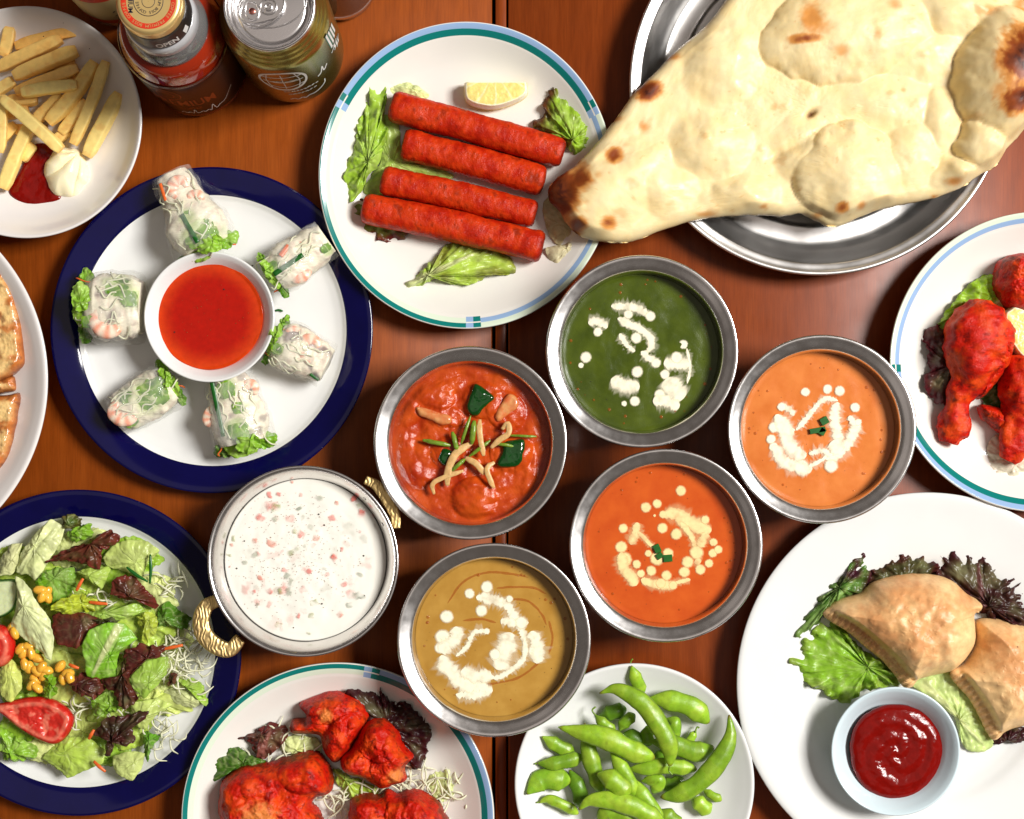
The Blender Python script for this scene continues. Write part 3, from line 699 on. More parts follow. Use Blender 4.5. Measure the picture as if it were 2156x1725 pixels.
mk('lettering', dashes([(-1.0, 1.1), (-.8, 1.1)], kc, 3.312, KA - .2, 4.2, .14), m_white_p, can)
mk('signature', wall_line([(-1.6, 0), (-1.3, .12), (-1.1, -.05), (-.8, .1), (-.6, -.05), (-.3, .12), (0, .1), (.4, .2), (.9, .5), (1.0, .9)], kc, 3.31, KA + .02, 2.0, .09, 1.8), m_white_p, can)
mk('signature', wall_line([(-.4, 0), (-.1, .15), (.1, .6), (.15, .1), (.5, .35)], kc, 3.31, KA + .34, 5.2, .09, 2), m_white_p, can)
st = []; sg = []
for i in range(4):
    ln = [(-.1 + .3 * i - .35, 2.2 - .25 * i), (.05 + .3 * i - .35, -1.1 + .1 * i)]
    st.append(wall_line(ln, kc, 3.322, KA + .85, 7.9, .17)); sg.append(wall_line(ln, kc, 3.312, KA + .85, 7.9, .3))
for i in range(3):
    ln = [(-.55 + .35 * i, -1.7 - .6 * i), (.35 + .3 * i, -1.5 - .6 * i)]; l2 = [(-.1 + .35 * i, -1.3 - .6 * i), (.0 + .3 * i, -2.2 - .5 * i)]
    for l in (ln, l2): st.append(wall_line(l, kc, 3.322, KA + .85, 7.9, .16)); sg.append(wall_line(l, kc, 3.312, KA + .85, 7.9, .28))
mk('lettering', join(*st), m_white_p, can); mk('lettering_outline', join(*sg), m_green_p, can)

# ------------------------------------------------------------------ tumbler and sauce jar at the top edge
gc = pc(716, -30, 0)
gl_ = thing('drinking_glass', gc, 'clear glass tumbler with red drink behind the can', 'glass')
mk('glass_body', lathe(np.vstack([spl([(.01, .9), (1.6, .92), (2.05, 1.2), (2.2, 2), (2.6, 7), (2.95, 12), (3.05, 12.05), (3.08, 11.95)], 40, False), spl([(2.75, 7), (2.42, 1.2), (2.38, .3), (2.2, .02), (1.6, 0), (.01, .1)], 30, False)]), (gc[0], gc[1], 0), 80), m_glass, gl_)
mk('red_drink', lathe([(.01, 8), (2.6, 8), (2.55, 7), (2.14, 2), (2.0, 1.25), (1.6, .97), (.01, .95)], (gc[0], gc[1], 0), 80), m_redglass, gl_)
jc = pc(246, -24, 0)
jar = thing('sauce_jar', jc, 'glass sauce jar with red and beige label beside the fries plate', 'jar')
mk('jar_body', lathe(np.vstack([[(.01, 9)], spl([(1.6, 9), (2.4, 8.4), (2.6, 7.6), (2.6, 1), (2.5, .3), (2.2, .02), (.01, .1)], 40, False)]), (jc[0], jc[1], 0), 80), M('jar_glass', lin(214, 180, 150), .05, trans=.6, coat=.4), jar)
mk('label_band', lathe([(2.62, 6.9), (2.63, 6.8), (2.63, 1.5), (2.62, 1.4)], (jc[0], jc[1], 0), 80), m_red_p, jar)
mk('label_panel', lathe([(2.64, 6.3), (2.645, 6.2), (2.645, 2.3), (2.64, 2.2)], (jc[0], jc[1], 0), 80), m_paperlabel, jar)
JA = math.atan2(-(NV + 24), NU - 246)
mk('lettering', dashes([(-.9, 1.0), (-.9, .9), (-.8, .9)], jc, 2.655, JA - .1, 3.9, .1), m_dark_p, jar)
# ------------------------------------------------------------------ leaves
GREEN, BRIGHT, PALE, LIME = lin(120, 168, 34), lin(134, 190, 44), lin(214, 222, 156), lin(176, 204, 70)
DARK, REDL, PURP, YEL = lin(52, 92, 24), lin(104, 34, 30), lin(62, 24, 30), lin(204, 206, 96)
def leaf(out, z, col=GREEN, edge=None, eamt=0., ribcol=PALE, rib=None, ruff=.3, ffreq=1.6, jit=.14, jf=2.2, dome=.3, crinkle=.12, seed=1, label=None, name='lettuce_leaf',
         mat=None, n=132, rings=22, sharp=0., fold=0., tilt=(0, 0), thick=.05, cat='lettuce', group=None, parent=None, emask=None, center=None):
    o = spl(pcs(out, z), n)
    if sharp:
        q = pcs(out, z); q = np.vstack([q, q[:1]]); L_s = np.r_[0, np.cumsum(np.linalg.norm(np.diff(q, axis=0), axis=1))]
        s_ = np.linspace(0, L_s[-1], n, endpoint=False); o = o * (1 - sharp) + sharp * np.stack([np.interp(s_, L_s, q[:, j]) for j in (0, 1)], 1)
    o = jitter(o, jit, jf, seed, 3)
    c = pcs([center], z)[0] if center else o.mean(0) + .42 * (o[int(seed * 37) % n] - o.mean(0))
    XY, T = radial(o, c, rings, .9); d = edge_dist(XY, o)
    P = np.c_[XY, np.full(len(T), seed * 4.13)]
    reach = np.sqrt(max(1e-3, np.median(np.linalg.norm(o - c, axis=1)))); 
    w = ss(.75, .0, d / (reach * .8))                    # 1 at the frilled edge
    arc = np.tile(np.r_[0, np.cumsum(np.linalg.norm(np.diff(o, axis=0), axis=1))], rings)
    npl = max(3, round(arc.max() * .55)) / (arc.max() + 1e-6); w2 = ss(1.0, .0, d / (reach * .8))
    pl = np.sin(2 * np.pi * npl * arc + 4.5 * pn(P * .55 + 5)) + .45 * np.sin(4.6 * np.pi * npl * arc + 3 * pn(P * .9 + 8))
    h = dome * (1 - T ** 2) + ruff * .36 * w2 * pl + ruff * .5 * w * pn(P * ffreq) + ruff * .4 * w * pn(P * ffreq * 2.7 + 9) + crinkle * fbm(P * 1.5 + 3, 3) + crinkle * .5 * np.abs(pn(P * 3.1))
    if fold:
        fa = seed * 2.4; dd = (XY - c) @ np.array([math.cos(fa), math.sin(fa)]) + .25 * pn(P * .8 + 77); h += fold * (np.abs(dd) - .5) * np.where(dd > 0, 1., .55)
    h += tilt[0] * (XY[:, 0] - c[0]) + tilt[1] * (XY[:, 1] - c[1])
    k = fbm(P * 1.1 + 20, 3)
    C = np.repeat(np.asarray(col)[None], len(T), 0) * (1.16 if col[1] > col[0] else 1.) * (1 + .22 * k)[:, None]
    C = mix(C, PALE, np.clip(.35 * pn(P * .9 + 31), 0, .5))
    vn = np.maximum(ss(.10, 0, np.abs(pn(P * 1.05 + 41))), .7 * ss(.10, 0, np.abs(pn(P * 2.1 + 61))))   # net of veins
    C = mix(C, mix(C, PALE, .6), vn * (.55 if col[1] > col[0] * 1.15 else .12)); h -= .045 * vn
    if rib is not None:
        q = pcs(rib, z); dv = q[1] - q[0]; L = np.linalg.norm(dv); dv /= L
        s = (XY - q[0]) @ dv; off = np.abs((XY - q[0]) @ np.array([-dv[1], dv[0]]))
        rw = np.clip(.42 * (1 - .75 * np.clip(s / L, 0, 1)), .05, 1)
        rr = ss(rw, rw * .35, off) * ss(-.3, .2, s) * ss(L * 1.05, L * .85, s)
        br = np.abs(((off * .55 + s) * 1.15 + .12 * k) % 1 - .5) * 2          # side veins
        C = mix(C, ribcol, np.clip(rr + .35 * ss(.9, 1., br) * (1 - rr), 0, 1)); h += .10 * rr - .05 * ss(.86, 1., br)
    if edge is not None:
        e = ss(.65, 0, d / (reach * .75) + .25 * k) * eamt
        if emask is not None: e = e * emask(XY[:, 0], XY[:, 1], c)
        C = mix(C, edge, np.clip(e + eamt * .25 * ss(.1, .5, pn(P * 2.1 + 50)), 0, 1))
    V = np.c_[XY, z + h]; F = [f[::-1] for f in quads(rings, n)] + [list(range(n))]
    F = orient(V, F); m = len(V)
    V2 = V.copy(); V2[:, 2] -= thick
    F2 = [[q + m for q in f[::-1]] for f in F]; b = (rings - 1) * n
    E = [[b + i, b + (i + 1) % n, m + b + (i + 1) % n, m + b + i] for i in range(n)]
    return mk(name, (np.vstack([V, V2]), F + F2 + E), mat or m_leaf, parent, np.vstack([C, C * .9]), label=label, cat=cat if parent is None else None, group=group)

# ------------------------------------------------------------------ sausages on the teal plate
K3 = Crop(860, 30, 900, 1669)
leaf(K3([(345, 385), (420, 400), (410, 560), (430, 640), (400, 720), (380, 800), (330, 870), (280, 960), (240, 1000), (210, 960), (200, 870), (225, 760), (255, 690), (270, 600), (300, 520), (330, 450)]), 1.35, lin(160, 196, 58), seed=2,
     ruff=.45, dome=.7, crinkle=.26, center=K3.p(330, 800), label='long crinkled bright green lettuce leaf at the end of the sausages')
leaf(K3([(390, 560), (480, 580), (520, 760), (720, 830), (760, 880), (560, 900), (420, 960), (300, 950), (340, 860), (390, 780)]), 1.0, lin(176, 200, 96), seed=3, ruff=.1, dome=.25,
     label='pale flat lettuce leaf lying under the sausages', jit=.08)
leaf(K3([(215, 1080), (240, 1000), (300, 990), (400, 1090), (520, 1130), (640, 1010), (700, 1030), (560, 1150), (500, 1190), (470, 1205), (330, 1190), (260, 1150)]), 1.0, lin(110, 130, 40), edge=REDL, eamt=.9, seed=4, ruff=.4, jit=.2, jf=3,
     label='red-edged lettuce frill below the lowest sausage', dome=.3)
leaf(K3([(420, 400), (480, 385), (540, 375), (640, 440), (560, 460), (460, 440)]), 1.1, lin(214, 222, 160), seed=5, ruff=.1, dome=.2, label='pale lettuce scrap behind the top sausage', jit=.06)
leaf(K3([(1290, 400), (1350, 400), (1440, 440), (1500, 510), (1528, 600), (1490, 680), (1440, 760), (1380, 740), (1300, 660), (1180, 600), (1240, 540), (1240, 480)]), 1.15, lin(150, 186, 50), edge=lin(104, 60, 34), eamt=1., seed=6,
     ruff=.5, dome=.8, crinkle=.22, jit=.2, jf=3, center=K3.p(1390, 690), label='frilly green lettuce leaf with brown-red top edge near the naan tip',
     emask=lambda x, y, c: ss(.2, 1.3, y - c[1]))
leaf(K3([(510, 1445), (600, 1360), (700, 1260), (740, 1215), (900, 1220), (1020, 1250), (1095, 1330), (1080, 1370), (960, 1385), (860, 1430), (760, 1430), (700, 1395), (600, 1435)]), 1.15, lin(176, 204, 76), edge=REDL, eamt=.5, seed=7,
     ruff=.4, dome=.5, crinkle=.18, jit=.14, jf=3, rib=K3([(520, 1440), (900, 1260)]), center=K3.p(640, 1390), label='small pointed lettuce leaf with red top edge under the lowest sausage', emask=lambda x, y, c: ss(.0, .8, x - c[0]) * ss(-.6, .3, y - c[1]))
leaf(K3([(1250, 1240), (1340, 1220), (1420, 1190), (1440, 1250), (1380, 1310), (1310, 1370), (1270, 1300)]), 1.3, lin(226, 216, 176), seed=8, ruff=.15, dome=.35, crinkle=.06, jit=.04, mat=m_leafsoft, label='pale translucent lettuce scrap beside the naan tip')
leaf(K3([(1240, 1000), (1330, 960), (1400, 1040), (1420, 1190), (1330, 1230), (1260, 1150)]), 1.1, lin(222, 206, 158), seed=9, ruff=.12, dome=.2, crinkle=.06, jit=.04, mat=m_leafsoft, label='pale lettuce piece under the naan tip')
RS = lin(180, 32, 7)
def sausage(a, b, w, z, seed, label, bend=0.):
    p0, p1 = pc(*K3.p(*a), z), pc(*K3.p(*b), z); dv = p1 - p0; L = np.linalg.norm(dv[:2]); s = np.array([-dv[1], dv[0], 0]) / L
    path = [p0 + dv * t + s * bend * math.sin(math.pi * t) for t in np.linspace(0, 1, 7)]
    r = w * K3.k / S0 / 2
    s_ = np.linspace(0, 1, 130); e_ = np.minimum(s_, (1 - s_) * (.8 + .1 * seed))
    rad = r * (.74 + .26 * np.sqrt(np.clip(e_ / .035, 0, 1))) * (1 + .02 * np.sin(s_ * 9 + seed) - .04 * s_ * (seed % 2)); rad[0] = rad[-1] = r * .62
    n = 48; V, F = tube(path, rad, n, .95, 2.6, samples=130)
    t = np.linspace(0, 1, len(V) // n).repeat(n)
    V, F = push((V, F), .06, .8, seed, 2); V, F = push((V, F), .03, 4., seed, 2)
    k = fbm(V * 1.3 + seed, 3); k2 = fbm(V * 4. + seed, 3)
    C = np.repeat(RS[None], len(V), 0) * (1 + .22 * k)[:, None]
    C = mix(C, lin(204, 64, 16), np.clip(.35 + .8 * k, 0, .7))
    C = mix(C, lin(96, 20, 10), np.clip(.8 * ss(.5, .9, k2) + .6 * ss(.35, .8, k) + .8 * ss(.05, .0, t) * ss(-.2, .3, k) + .8 * ss(.97, 1., t), 0, .75))
    mk('sausage', (V, F), m_sausage, None, C, label=label, cat='sausage', group='red sausages on the teal rimmed plate')
sausage((442, 497), (1345, 748), 158, 1.9, 1, 'red sausage nearest the lemon wedge, topmost of four', .05)
sausage((505, 695), (1245, 895), 158, 1.75, 2, 'second red sausage from the lemon wedge', .08)
sausage((395, 885), (1200, 1065), 150, 1.75, 3, 'third red sausage from the lemon wedge, with dark charred end', .08)
sausage((295, 1030), (1238, 1235), 160, 1.85, 4, 'red sausage with a dark green spot, lowest of four', .1)
q = pc(*K3.p(1047, 1196), 2.72)
mk('herb_spot', lathe([(.002, .06), (.1, .05), (.17, 0), (.12, -.1)], q, 14, 1.2, .75), M('dark_herb', lin(50, 50, 24), .4), bpy.data.objects['sausage.003'])
def lemon(out, z, hh, label, cut, seed):
    ctr = pcs([cut], z)[0]
    def col(x, y, d, u, v, h):
        r = np.hypot(x - ctr[0], y - ctr[1]); th = np.arctan2(y - ctr[1], x - ctr[0])
        seg = np.abs((th * 1.9 + .05 * np.sin(r * 3)) % 1 - .5)
        C = np.repeat(lin(240, 220, 132)[None], len(x), 0)
        C = mix(C, lin(246, 234, 178), ss(.4, .48, seg)); C = mix(C, lin(250, 244, 214), ss(.24, .14, d)); C = mix(C, lin(242, 214, 90), ss(.05, .0, d))
        return C
    mound('lemon_wedge', out, z, lambda x, y, d, u, v, t: hh * ss(0, .14, d) + .05 * ss(.1, .4, d), m_lemon, col, 120, 40, label=label, cat='lemon', base=.8, fine=.03, finefreq=3, under=.5, zp=z + hh)
lemon(K3([(826, 372), (840, 362), (990, 362), (1140, 362), (1154, 372), (1156, 430), (1100, 472), (990, 505), (900, 497), (840, 470), (825, 430)]), 1.4, .8, 'lemon wedge lying above the red sausages', K3.p(990, 330), 1)

# ------------------------------------------------------------------ naan
K4 = Crop(1500, 0, 1380, 2156)
no = K4([(66, 830), (100, 780), (170, 735), (270, 635), (360, 520), (430, 420), (500, 345), (580, 265), (640, 205), (760, 105), (800, 60), (850, -10), (930, -120), (1150, -210), (1600, -250), (2100, -210), (2330, 0), (2330, 350), (2200, 520),
         (2150, 590), (2090, 650), (2050, 720), (1960, 770), (1900, 815), (1780, 862), (1600, 900), (1480, 935), (1330, 992), (1250, 965), (1180, 935), (1100, 945), (1000, 938), (850, 945), (700, 968), (560, 1010), (420, 1062), (300, 1058), (200, 1030), (150, 980), (110, 920), (72, 880)])
bub = [(1370, 150, 390, 215, -8, 1.3), (1385, 760, 245, 215, 15, 1.5), (780, 640, 180, 150, 0, .75), (330, 850, 330, 165, -38, 1.1), (2075, 330, 235, 300, 15, 2.9), (1870, 765, 130, 95, 20, 1.0), (930, 865, 150, 95, 10, .7),
       (830, 270, 170, 190, 25, .8), (520, 800, 200, 130, 30, .6), (1980, 640, 130, 100, 30, 1.5), (1650, 690, 130, 190, 10, .75), (1560, 450, 260, 130, 15, .4), (1850, 40, 200, 130, 10, .9),
       (1720, 220, 200, 150, 0, .4), (1790, 520, 100, 120, 0, .6), (1200, 660, 140, 150, 40, .6), (1480, 860, 200, 90, 5, .6), (1950, 60, 120, 70, 20, .8)]
char = [(115, 840, 120, 150, 1.), (200, 790, 70, 90, .75), (505, 398, 80, 55, 1.), (345, 692, 50, 45, .7), (485, 560, 42, 40, .4), (322, 985, 45, 38, .6), (190, 992, 50, 42, .8), (430, 812, 60, 40, .35), (1215, 95, 75, 130, .5), (1185, 185, 95, 28, .6), (1240, 140, 90, 60, .35),
        (1335, 240, 45, 38, .35), (1495, 165, 45, 45, .3), (1980, 55, 95, 40, .35), (2105, 300, 130, 190, 1.), (2110, 465, 130, 75, 1.), (2000, 430, 60, 50, .4), (1345, 920, 34, 30, .55), (1430, 912, 30, 22, .4), (1250, 945, 40, 22, .35), (620, 245, 60, 26, .45), (760, 940, 80, 18, .35),
        (1845, 800, 55, 22, .4), (1570, 35, 50, 40, .3), (360, 520, 60, 22, .4), (280, 780, 34, 28, .3), (1060, 470, 34, 26, .25), (1010, 910, 30, 14, .4), (1620, 400, 22, 18, .3), (2150, 20, 60, 60, .5), (1770, 858, 26, 10, .5), (410, 640, 40, 18, .2)]
nr = random.Random(77)
blist = [(nr.uniform(150, 2100), nr.uniform(-100, 960), nr.uniform(18, 62), nr.uniform(.02, .07)) for _ in range(80)]
hard = {(235, 300), (130, 100), (390, 215), (245, 215)}
def naan_h(x, y, d, u, v, t):
    X = (u - K4.x0) / K4.k; Y = (v - K4.y0) / K4.k
    h = .85 * np.sqrt(1 - (1 - np.clip(d / .75, 0, 1)) ** 2)
    wob = np.c_[x * .55, y * .55, x * 0]; wx = 34 * fbm(wob, 1) + 7 * fbm(wob * 2.2 + 3, 2); wy = 34 * fbm(wob + 9, 1) + 7 * fbm(wob * 2.2 + 14, 2)
    b = np.zeros_like(h)
    for (cx, cy, rx, ry, rot, hh) in bub:
        a = math.radians(rot); dx, dy = X - cx + wx, Y - cy + wy
        q = ((dx * math.cos(a) + dy * math.sin(a)) / rx) ** 2 + ((-dx * math.sin(a) + dy * math.cos(a)) / ry) ** 2
        e = hh * (np.sqrt(np.clip(1 - q, 0, 1)) ** 1.35 if (rx, ry) in hard else np.clip(1 - q / 1.25, 0, 1) ** 1.6)
        b = np.log(np.exp(b * 5) + np.exp(e * 5) - 1) / 5 if False else np.maximum(b, e) + .12 * np.minimum(b, e)
    h = h + b * ss(0, .7, d) + .035 * fbm(np.c_[x * 1.1, y * 1.1, x * 0 + 5], 3) * ss(0, .5, d)
    for (cx, cy, rx, hh) in blist:
        q = ((X - cx + wx * .3) / rx) ** 2 + ((Y - cy + wy * .3) / (rx * .8)) ** 2
        h = h + hh * np.clip(1 - q, 0, 1) ** 1.3 * ss(0, .6, d)
    wr = fbm(np.c_[x * .9 + .3 * y, y * 2.2, x * 0 + 21], 3)
    h = h - .02 * ss(.12, 0, np.abs(wr)) * ss(.1, .6, d) * ss(-.1, .4, fbm(np.c_[x * .4, y * .4, x * 0 + 50], 2))
    # torn slot and creases
    h -= .5 * np.exp(-(((X - 1222) * .78 + (Y - 500) * -.62) / 26) ** 2 - (((X - 1222) * .62 + (Y - 500) * .78) / 13) ** 2)
    h -= .25 * np.exp(-((Y - (640 - .45 * (X - 1150))) / 26) ** 2) * ss(1000, 1080, X) * ss(1300, 1200, X)
    # the tip bends over the edge of the tray, the far side lies higher
    return h + .2 + .25 * ss(600, 200, X)
def naan_c(x, y, d, u, v, h):
    X = (u - K4.x0) / K4.k; Y = (v - K4.y0) / K4.k
    n1 = fbm(np.c_[x * .8, y * .8, x * 0 + 2], 4); n2 = fbm(np.c_[x * 3, y * 3, x * 0 + 7], 4)
    C = np.repeat(lin(240, 219, 168)[None], len(x), 0) * (1 + .05 * n1)[:, None]
    C = mix(C, lin(238, 208, 144), np.clip(.2 + .6 * n1, 0, .5))
    sp = ss(.62, .85, fbm(np.c_[x * 1.9, y * 1.9, x * 0 + 12], 3)); C = mix(C, lin(212, 156, 84), sp * .4)
    k = np.zeros(len(x))
    for (cx, cy, rx, ry, s) in char:
        q = np.sqrt(((X - cx) / rx) ** 2 + ((Y - cy) / ry) ** 2) + .14 * n2 + .25 * n1
        k = np.maximum(k, (s if s > .5 else s * .75) * ss(1.3, .0, q))
    C = mix(C, lin(214, 146, 74), ss(.04, .34, k)); C = mix(C, lin(140, 66, 24), ss(.3, .62, k)); C = mix(C, lin(66, 24, 14), ss(.6, .92, k) * (.6 + .4 * ss(-.2, .3, n2)))
    for i, (cx, cy, rx, hh) in enumerate(blist):
        if i % 4 == 0: C = mix(C, lin(212, 158, 92), .4 * ss(.9, .1, np.hypot((X - cx) / rx, (Y - cy) / rx / .8) + .5 * n2))
    slot = np.exp(-(((X - 1222) * .78 + (Y - 500) * -.62) / 24) ** 2 - (((X - 1222) * .62 + (Y - 500) * .78) / 11) ** 2)
    return mix(C, lin(110, 60, 26), slot)
mound('naan_bread', no, 2.35, naan_h, m_naan, naan_c, 440, 165, (.05, 1.2), K4.p(1250, 480), 3, zp=3.4, base=.94, under=.15, pw=.8, label='large teardrop naan with charred tip and blisters', cat='bread')

# ------------------------------------------------------------------ french fries
KF = Crop(0, 0, 420, 1035)
FC = lin(255, 226, 138)
def fry(a, b, w, z, z1, label, tone=0., bend=0., seed=0):
    p0, p1 = pc(*KF.p(*a), z), pc(*KF.p(*b), z1); dv = p1 - p0; L = np.linalg.norm(dv[:2]); s = np.array([-dv[1], dv[0], 0]) / L
    path = [p0 + dv * t + s * bend * math.sin(math.pi * t) for t in np.linspace(0, 1, 5)]
    r = w * KF.k / S0 / 2 * .86; n = 36
    V, F = tube(path, [r * .72, r * .95, r * .99, r, r, r, r * .99, r * .98, r * .95, r * .7], n, .92, 5.5, samples=30, twist=.25 * math.sin(seed * 2.1))
    t = np.linspace(0, 1, len(V) // n).repeat(n); V, F = push((V, F), .04, .7, seed, 2)
    k = fbm(V * 1.4 + seed * 3, 3); e = np.minimum(t, 1 - t)
    C = np.repeat(mix(FC, lin(248, 178, 80), tone)[None], len(V), 0) * (1 + .1 * k)[:, None]
    C = mix(C, lin(220, 146, 58), np.clip(.4 * ss(.06, 0, e + .05 * k) + .4 * ss(.2, .7, k), 0, .8))
    mk('french_fry', (V, F), m_fry, None, C, False, label=label, cat='french fry', group='french fries on the white plate')
FR = [((70, 190), (15, 390), 98, 1.7, 1.5, 'short curved fry standing at the far edge of the heap', .35, .1), ((110, 325), (575, 212), 92, 1.5, 1.7, 'long browned fry farthest from the ketchup', .65, .12), ((-30, 480), (425, 268), 102, 1.9, 2.1, 'thick fry with a dark pepper speck', .45, 0),
      ((95, 532), (535, 352), 108, 2.2, 2.0, 'broad fry with browned end beside the pepper speck fry', .4, .05), ((110, 640), (540, 470), 96, 1.7, 1.9, 'pointed fry between the broad fry and the pale short fry', .4, 0), ((150, 645), (535, 590), 95, 2.7, 2.5, 'short pale pointed fry on top of the heap', .0, .06),
      ((335, 850), (660, 430), 105, 1.9, 2.1, 'bent fry left of the two parallel long fries', .2, -.2), ((425, 925), (600, 700), 92, 1.3, 1.4, 'fry tucked under the bent fry', .1, 0), ((505, 1000), (735, 425), 88, 1.7, 2.2, 'long slim fry with browned upper end', .15, -.12),
      ((600, 1085), (830, 650), 108, 1.4, 1.5, 'thick yellow fry nearest the coffee bottle', .02, 0), ((15, 680), (425, 1040), 100, 2.9, 2.3, 'long pale fry lying across the heap into the mayonnaise', .0, .05), ((245, 840), (430, 660), 96, 1.5, 1.5, 'fry under the crossing pale fry', .2, 0),
      ((55, 700), (260, 690), 92, 1.5, 1.4, 'short fry under the pale pointed fry', .3, 0), ((-20, 1000), (110, 860), 92, 1.3, 1.4, 'stubby fry at the plate middle beside the ketchup', .2, 0), ((20, 1310), (215, 850), 104, 1.5, 1.8, 'long fry dipping along the ketchup', .05, .05),
      ((5, 660), (-5, 1060), 95, 2.4, 2.0, 'pale fry upright at the picture edge', .05, .1), ((150, 1110), (235, 1000), 88, 1.3, 1.3, 'small fry end lying in the ketchup', .1, 0), ((-60, 650), (100, 560), 92, 2.0, 1.8, 'fry end at the picture edge above the crossing fry', .2, 0),
      ((330, 590), (560, 520), 88, 1.2, 1.2, 'browned fry buried under the middle of the heap', .7, 0), ((100, 900), (330, 900), 90, 1.15, 1.15, 'fry buried under the crossing pale fry', .5, 0), ((200, 480), (520, 440), 85, 1.2, 1.2, 'browned fry buried under the broad fry', .7, 0),
      ((30, 800), (200, 760), 90, 1.2, 1.2, 'fry buried beside the upright edge fry', .4, 0), ((380, 980), (480, 900), 84, 1.15, 1.15, 'fry end buried above the mayonnaise', .2, 0)]
for i, (a, b, w, z, z1, lab, tone, bend) in enumerate(FR): fry(a, b, w, z, z1, lab, tone, bend, i + 1)
mound('ketchup_puddle', KF([(55, 1320), (130, 1180), (220, 1010), (340, 1000), (400, 1100), (390, 1250), (430, 1385), (300, 1425), (200, 1428), (110, 1392)]), .82, lambda x, y, d, u, v, t: .3 * np.sqrt(1 - (1 - np.clip(d / .5, 0, 1)) ** 2), m_ketchup, None, 110, 30, (.04, 1.5), zp=1., noise=.06, label='dark red ketchup puddle beside the fries', cat='ketchup', base=1.)
mc = pcs([KF.p(455, 1180)], 1.6)[0]
def mayo_h(x, y, d, u, v, t):
    ap = pcs([KF.p(545, 1045)], 1.6)[0]; r = np.hypot(x - ap[0], y - ap[1]); th = np.arctan2(y - ap[1], x - ap[0])
    rd = np.abs(np.sin(th * 4.2 + r * .35 + .25 * pn(np.c_[x, y, x * 0]))) ** .6
    return 1.1 * np.sqrt(1 - (1 - np.clip(d / 1.25, 0, 1)) ** 2) * (.72 + .34 * rd * ss(.15, .6, r) + .28 * ss(.6, 0, r))
mo = [(455 + (148 + 13 * abs(math.sin(3 * t - 1.2))) * math.cos(t) * 1.0, 1190 - (168 + 16 * abs(math.sin(3 * t - 1.2))) * math.sin(t)) for t in np.linspace(0, 2 * np.pi, 40, endpoint=False)]
mound('mayonnaise', KF(mo), .85, mayo_h, m_mayo, None, 160, 60, (.05, 1.2), zp=1.3, label='piped swirl of white mayonnaise touching the ketchup', cat='mayonnaise', base=.97)
specks('pepper_specks', KF([(438, 160), (522, 163), (620, 338), (285, 312), (302, 253), (740, 285), (480, 600), (530, 640)]), 2.35, .045, m_specks, None, 3, label='a few black pepper specks on fries and plate', cat='pepper')
# ------------------------------------------------------------------ curries with cream
def bowl_centre(k):
    u, v, r = BOWLS[k]; c, rx, _ = ring_of(u, v, r, r, BZ); return c, rx
def curry(k, name, mat, label, amp, freq, zs=3.56, rise=.04, seed=1):
    c, rx = bowl_centre(k)
    o = mk(name, disc_surface(c, .828 * rx, zs, amp, freq, 60, 120, seed, rise), mat, label=label, cat='curry')
    g1 = random.Random(seed); u, v, r = BOWLS[k]
    specks('spice_specks', scatter(u, v, r * .78, 46, seed, .6), zs + .015, .022, m_specks, o)
    for i in range(26):                                               # beads of oil near the wall
        th_ = g1.uniform(0, 6.28); rd = g1.uniform(.80, .93) * .828 * rx; s_ = g1.uniform(.03, .11)
        a = np.linspace(0, 2 * np.pi, 16, endpoint=False); q = np.array([c[0] + rd * math.cos(th_), c[1] + rd * math.sin(th_)])
        XY, T = radial(np.stack([q[0] + s_ * np.cos(a), q[1] + s_ * np.sin(a)], 1), q, 5)
        mk('oil_bead', (np.c_[XY, zs + .02 + .02 * np.sqrt(np.clip(1 - T ** 2, 0, 1))], [f[::-1] for f in quads(5, 16)] + [list(range(16))]), m_oil, o)
    return o
DZ = -.56
CC = {'fresh_cream': lin(252, 244, 216), 'cream_on_curry': lin(252, 222, 160), 'red_oil': lin(180, 86, 20)}
def drop(par, cr, x, y, r, z, mat, seed):
    z += DZ
    q = pc(*cr.p(x, y), z); R = r * cr.k / S0 * (H - z) / H; n = 44
    a = np.linspace(0, 2 * np.pi, n, endpoint=False)
    o = np.stack([q[0] + R * np.cos(a), q[1] + R * np.sin(a)], 1)
    o = jitter(o, min(.035, R * .16), 10., seed, 2); o = jitter(o, R * .1, 1.5, seed + 3, 1)
    XY, T = radial(o, q[:2], 7)
    V = np.c_[XY, z + .012 + .006 * np.sqrt(np.clip(1 - T ** 2, 0, 1)) * min(1, R / .25)]
    F = [f[::-1] for f in quads(7, n)] + [list(range(n))]
    C = np.zeros((len(V), 4)); C[:, :3] = CC[mat.name]; C[:, 3] = 1 - .95 * ss(.66, 1.0, T)
    mk('cream_drop', (V, F), mat, par, C)
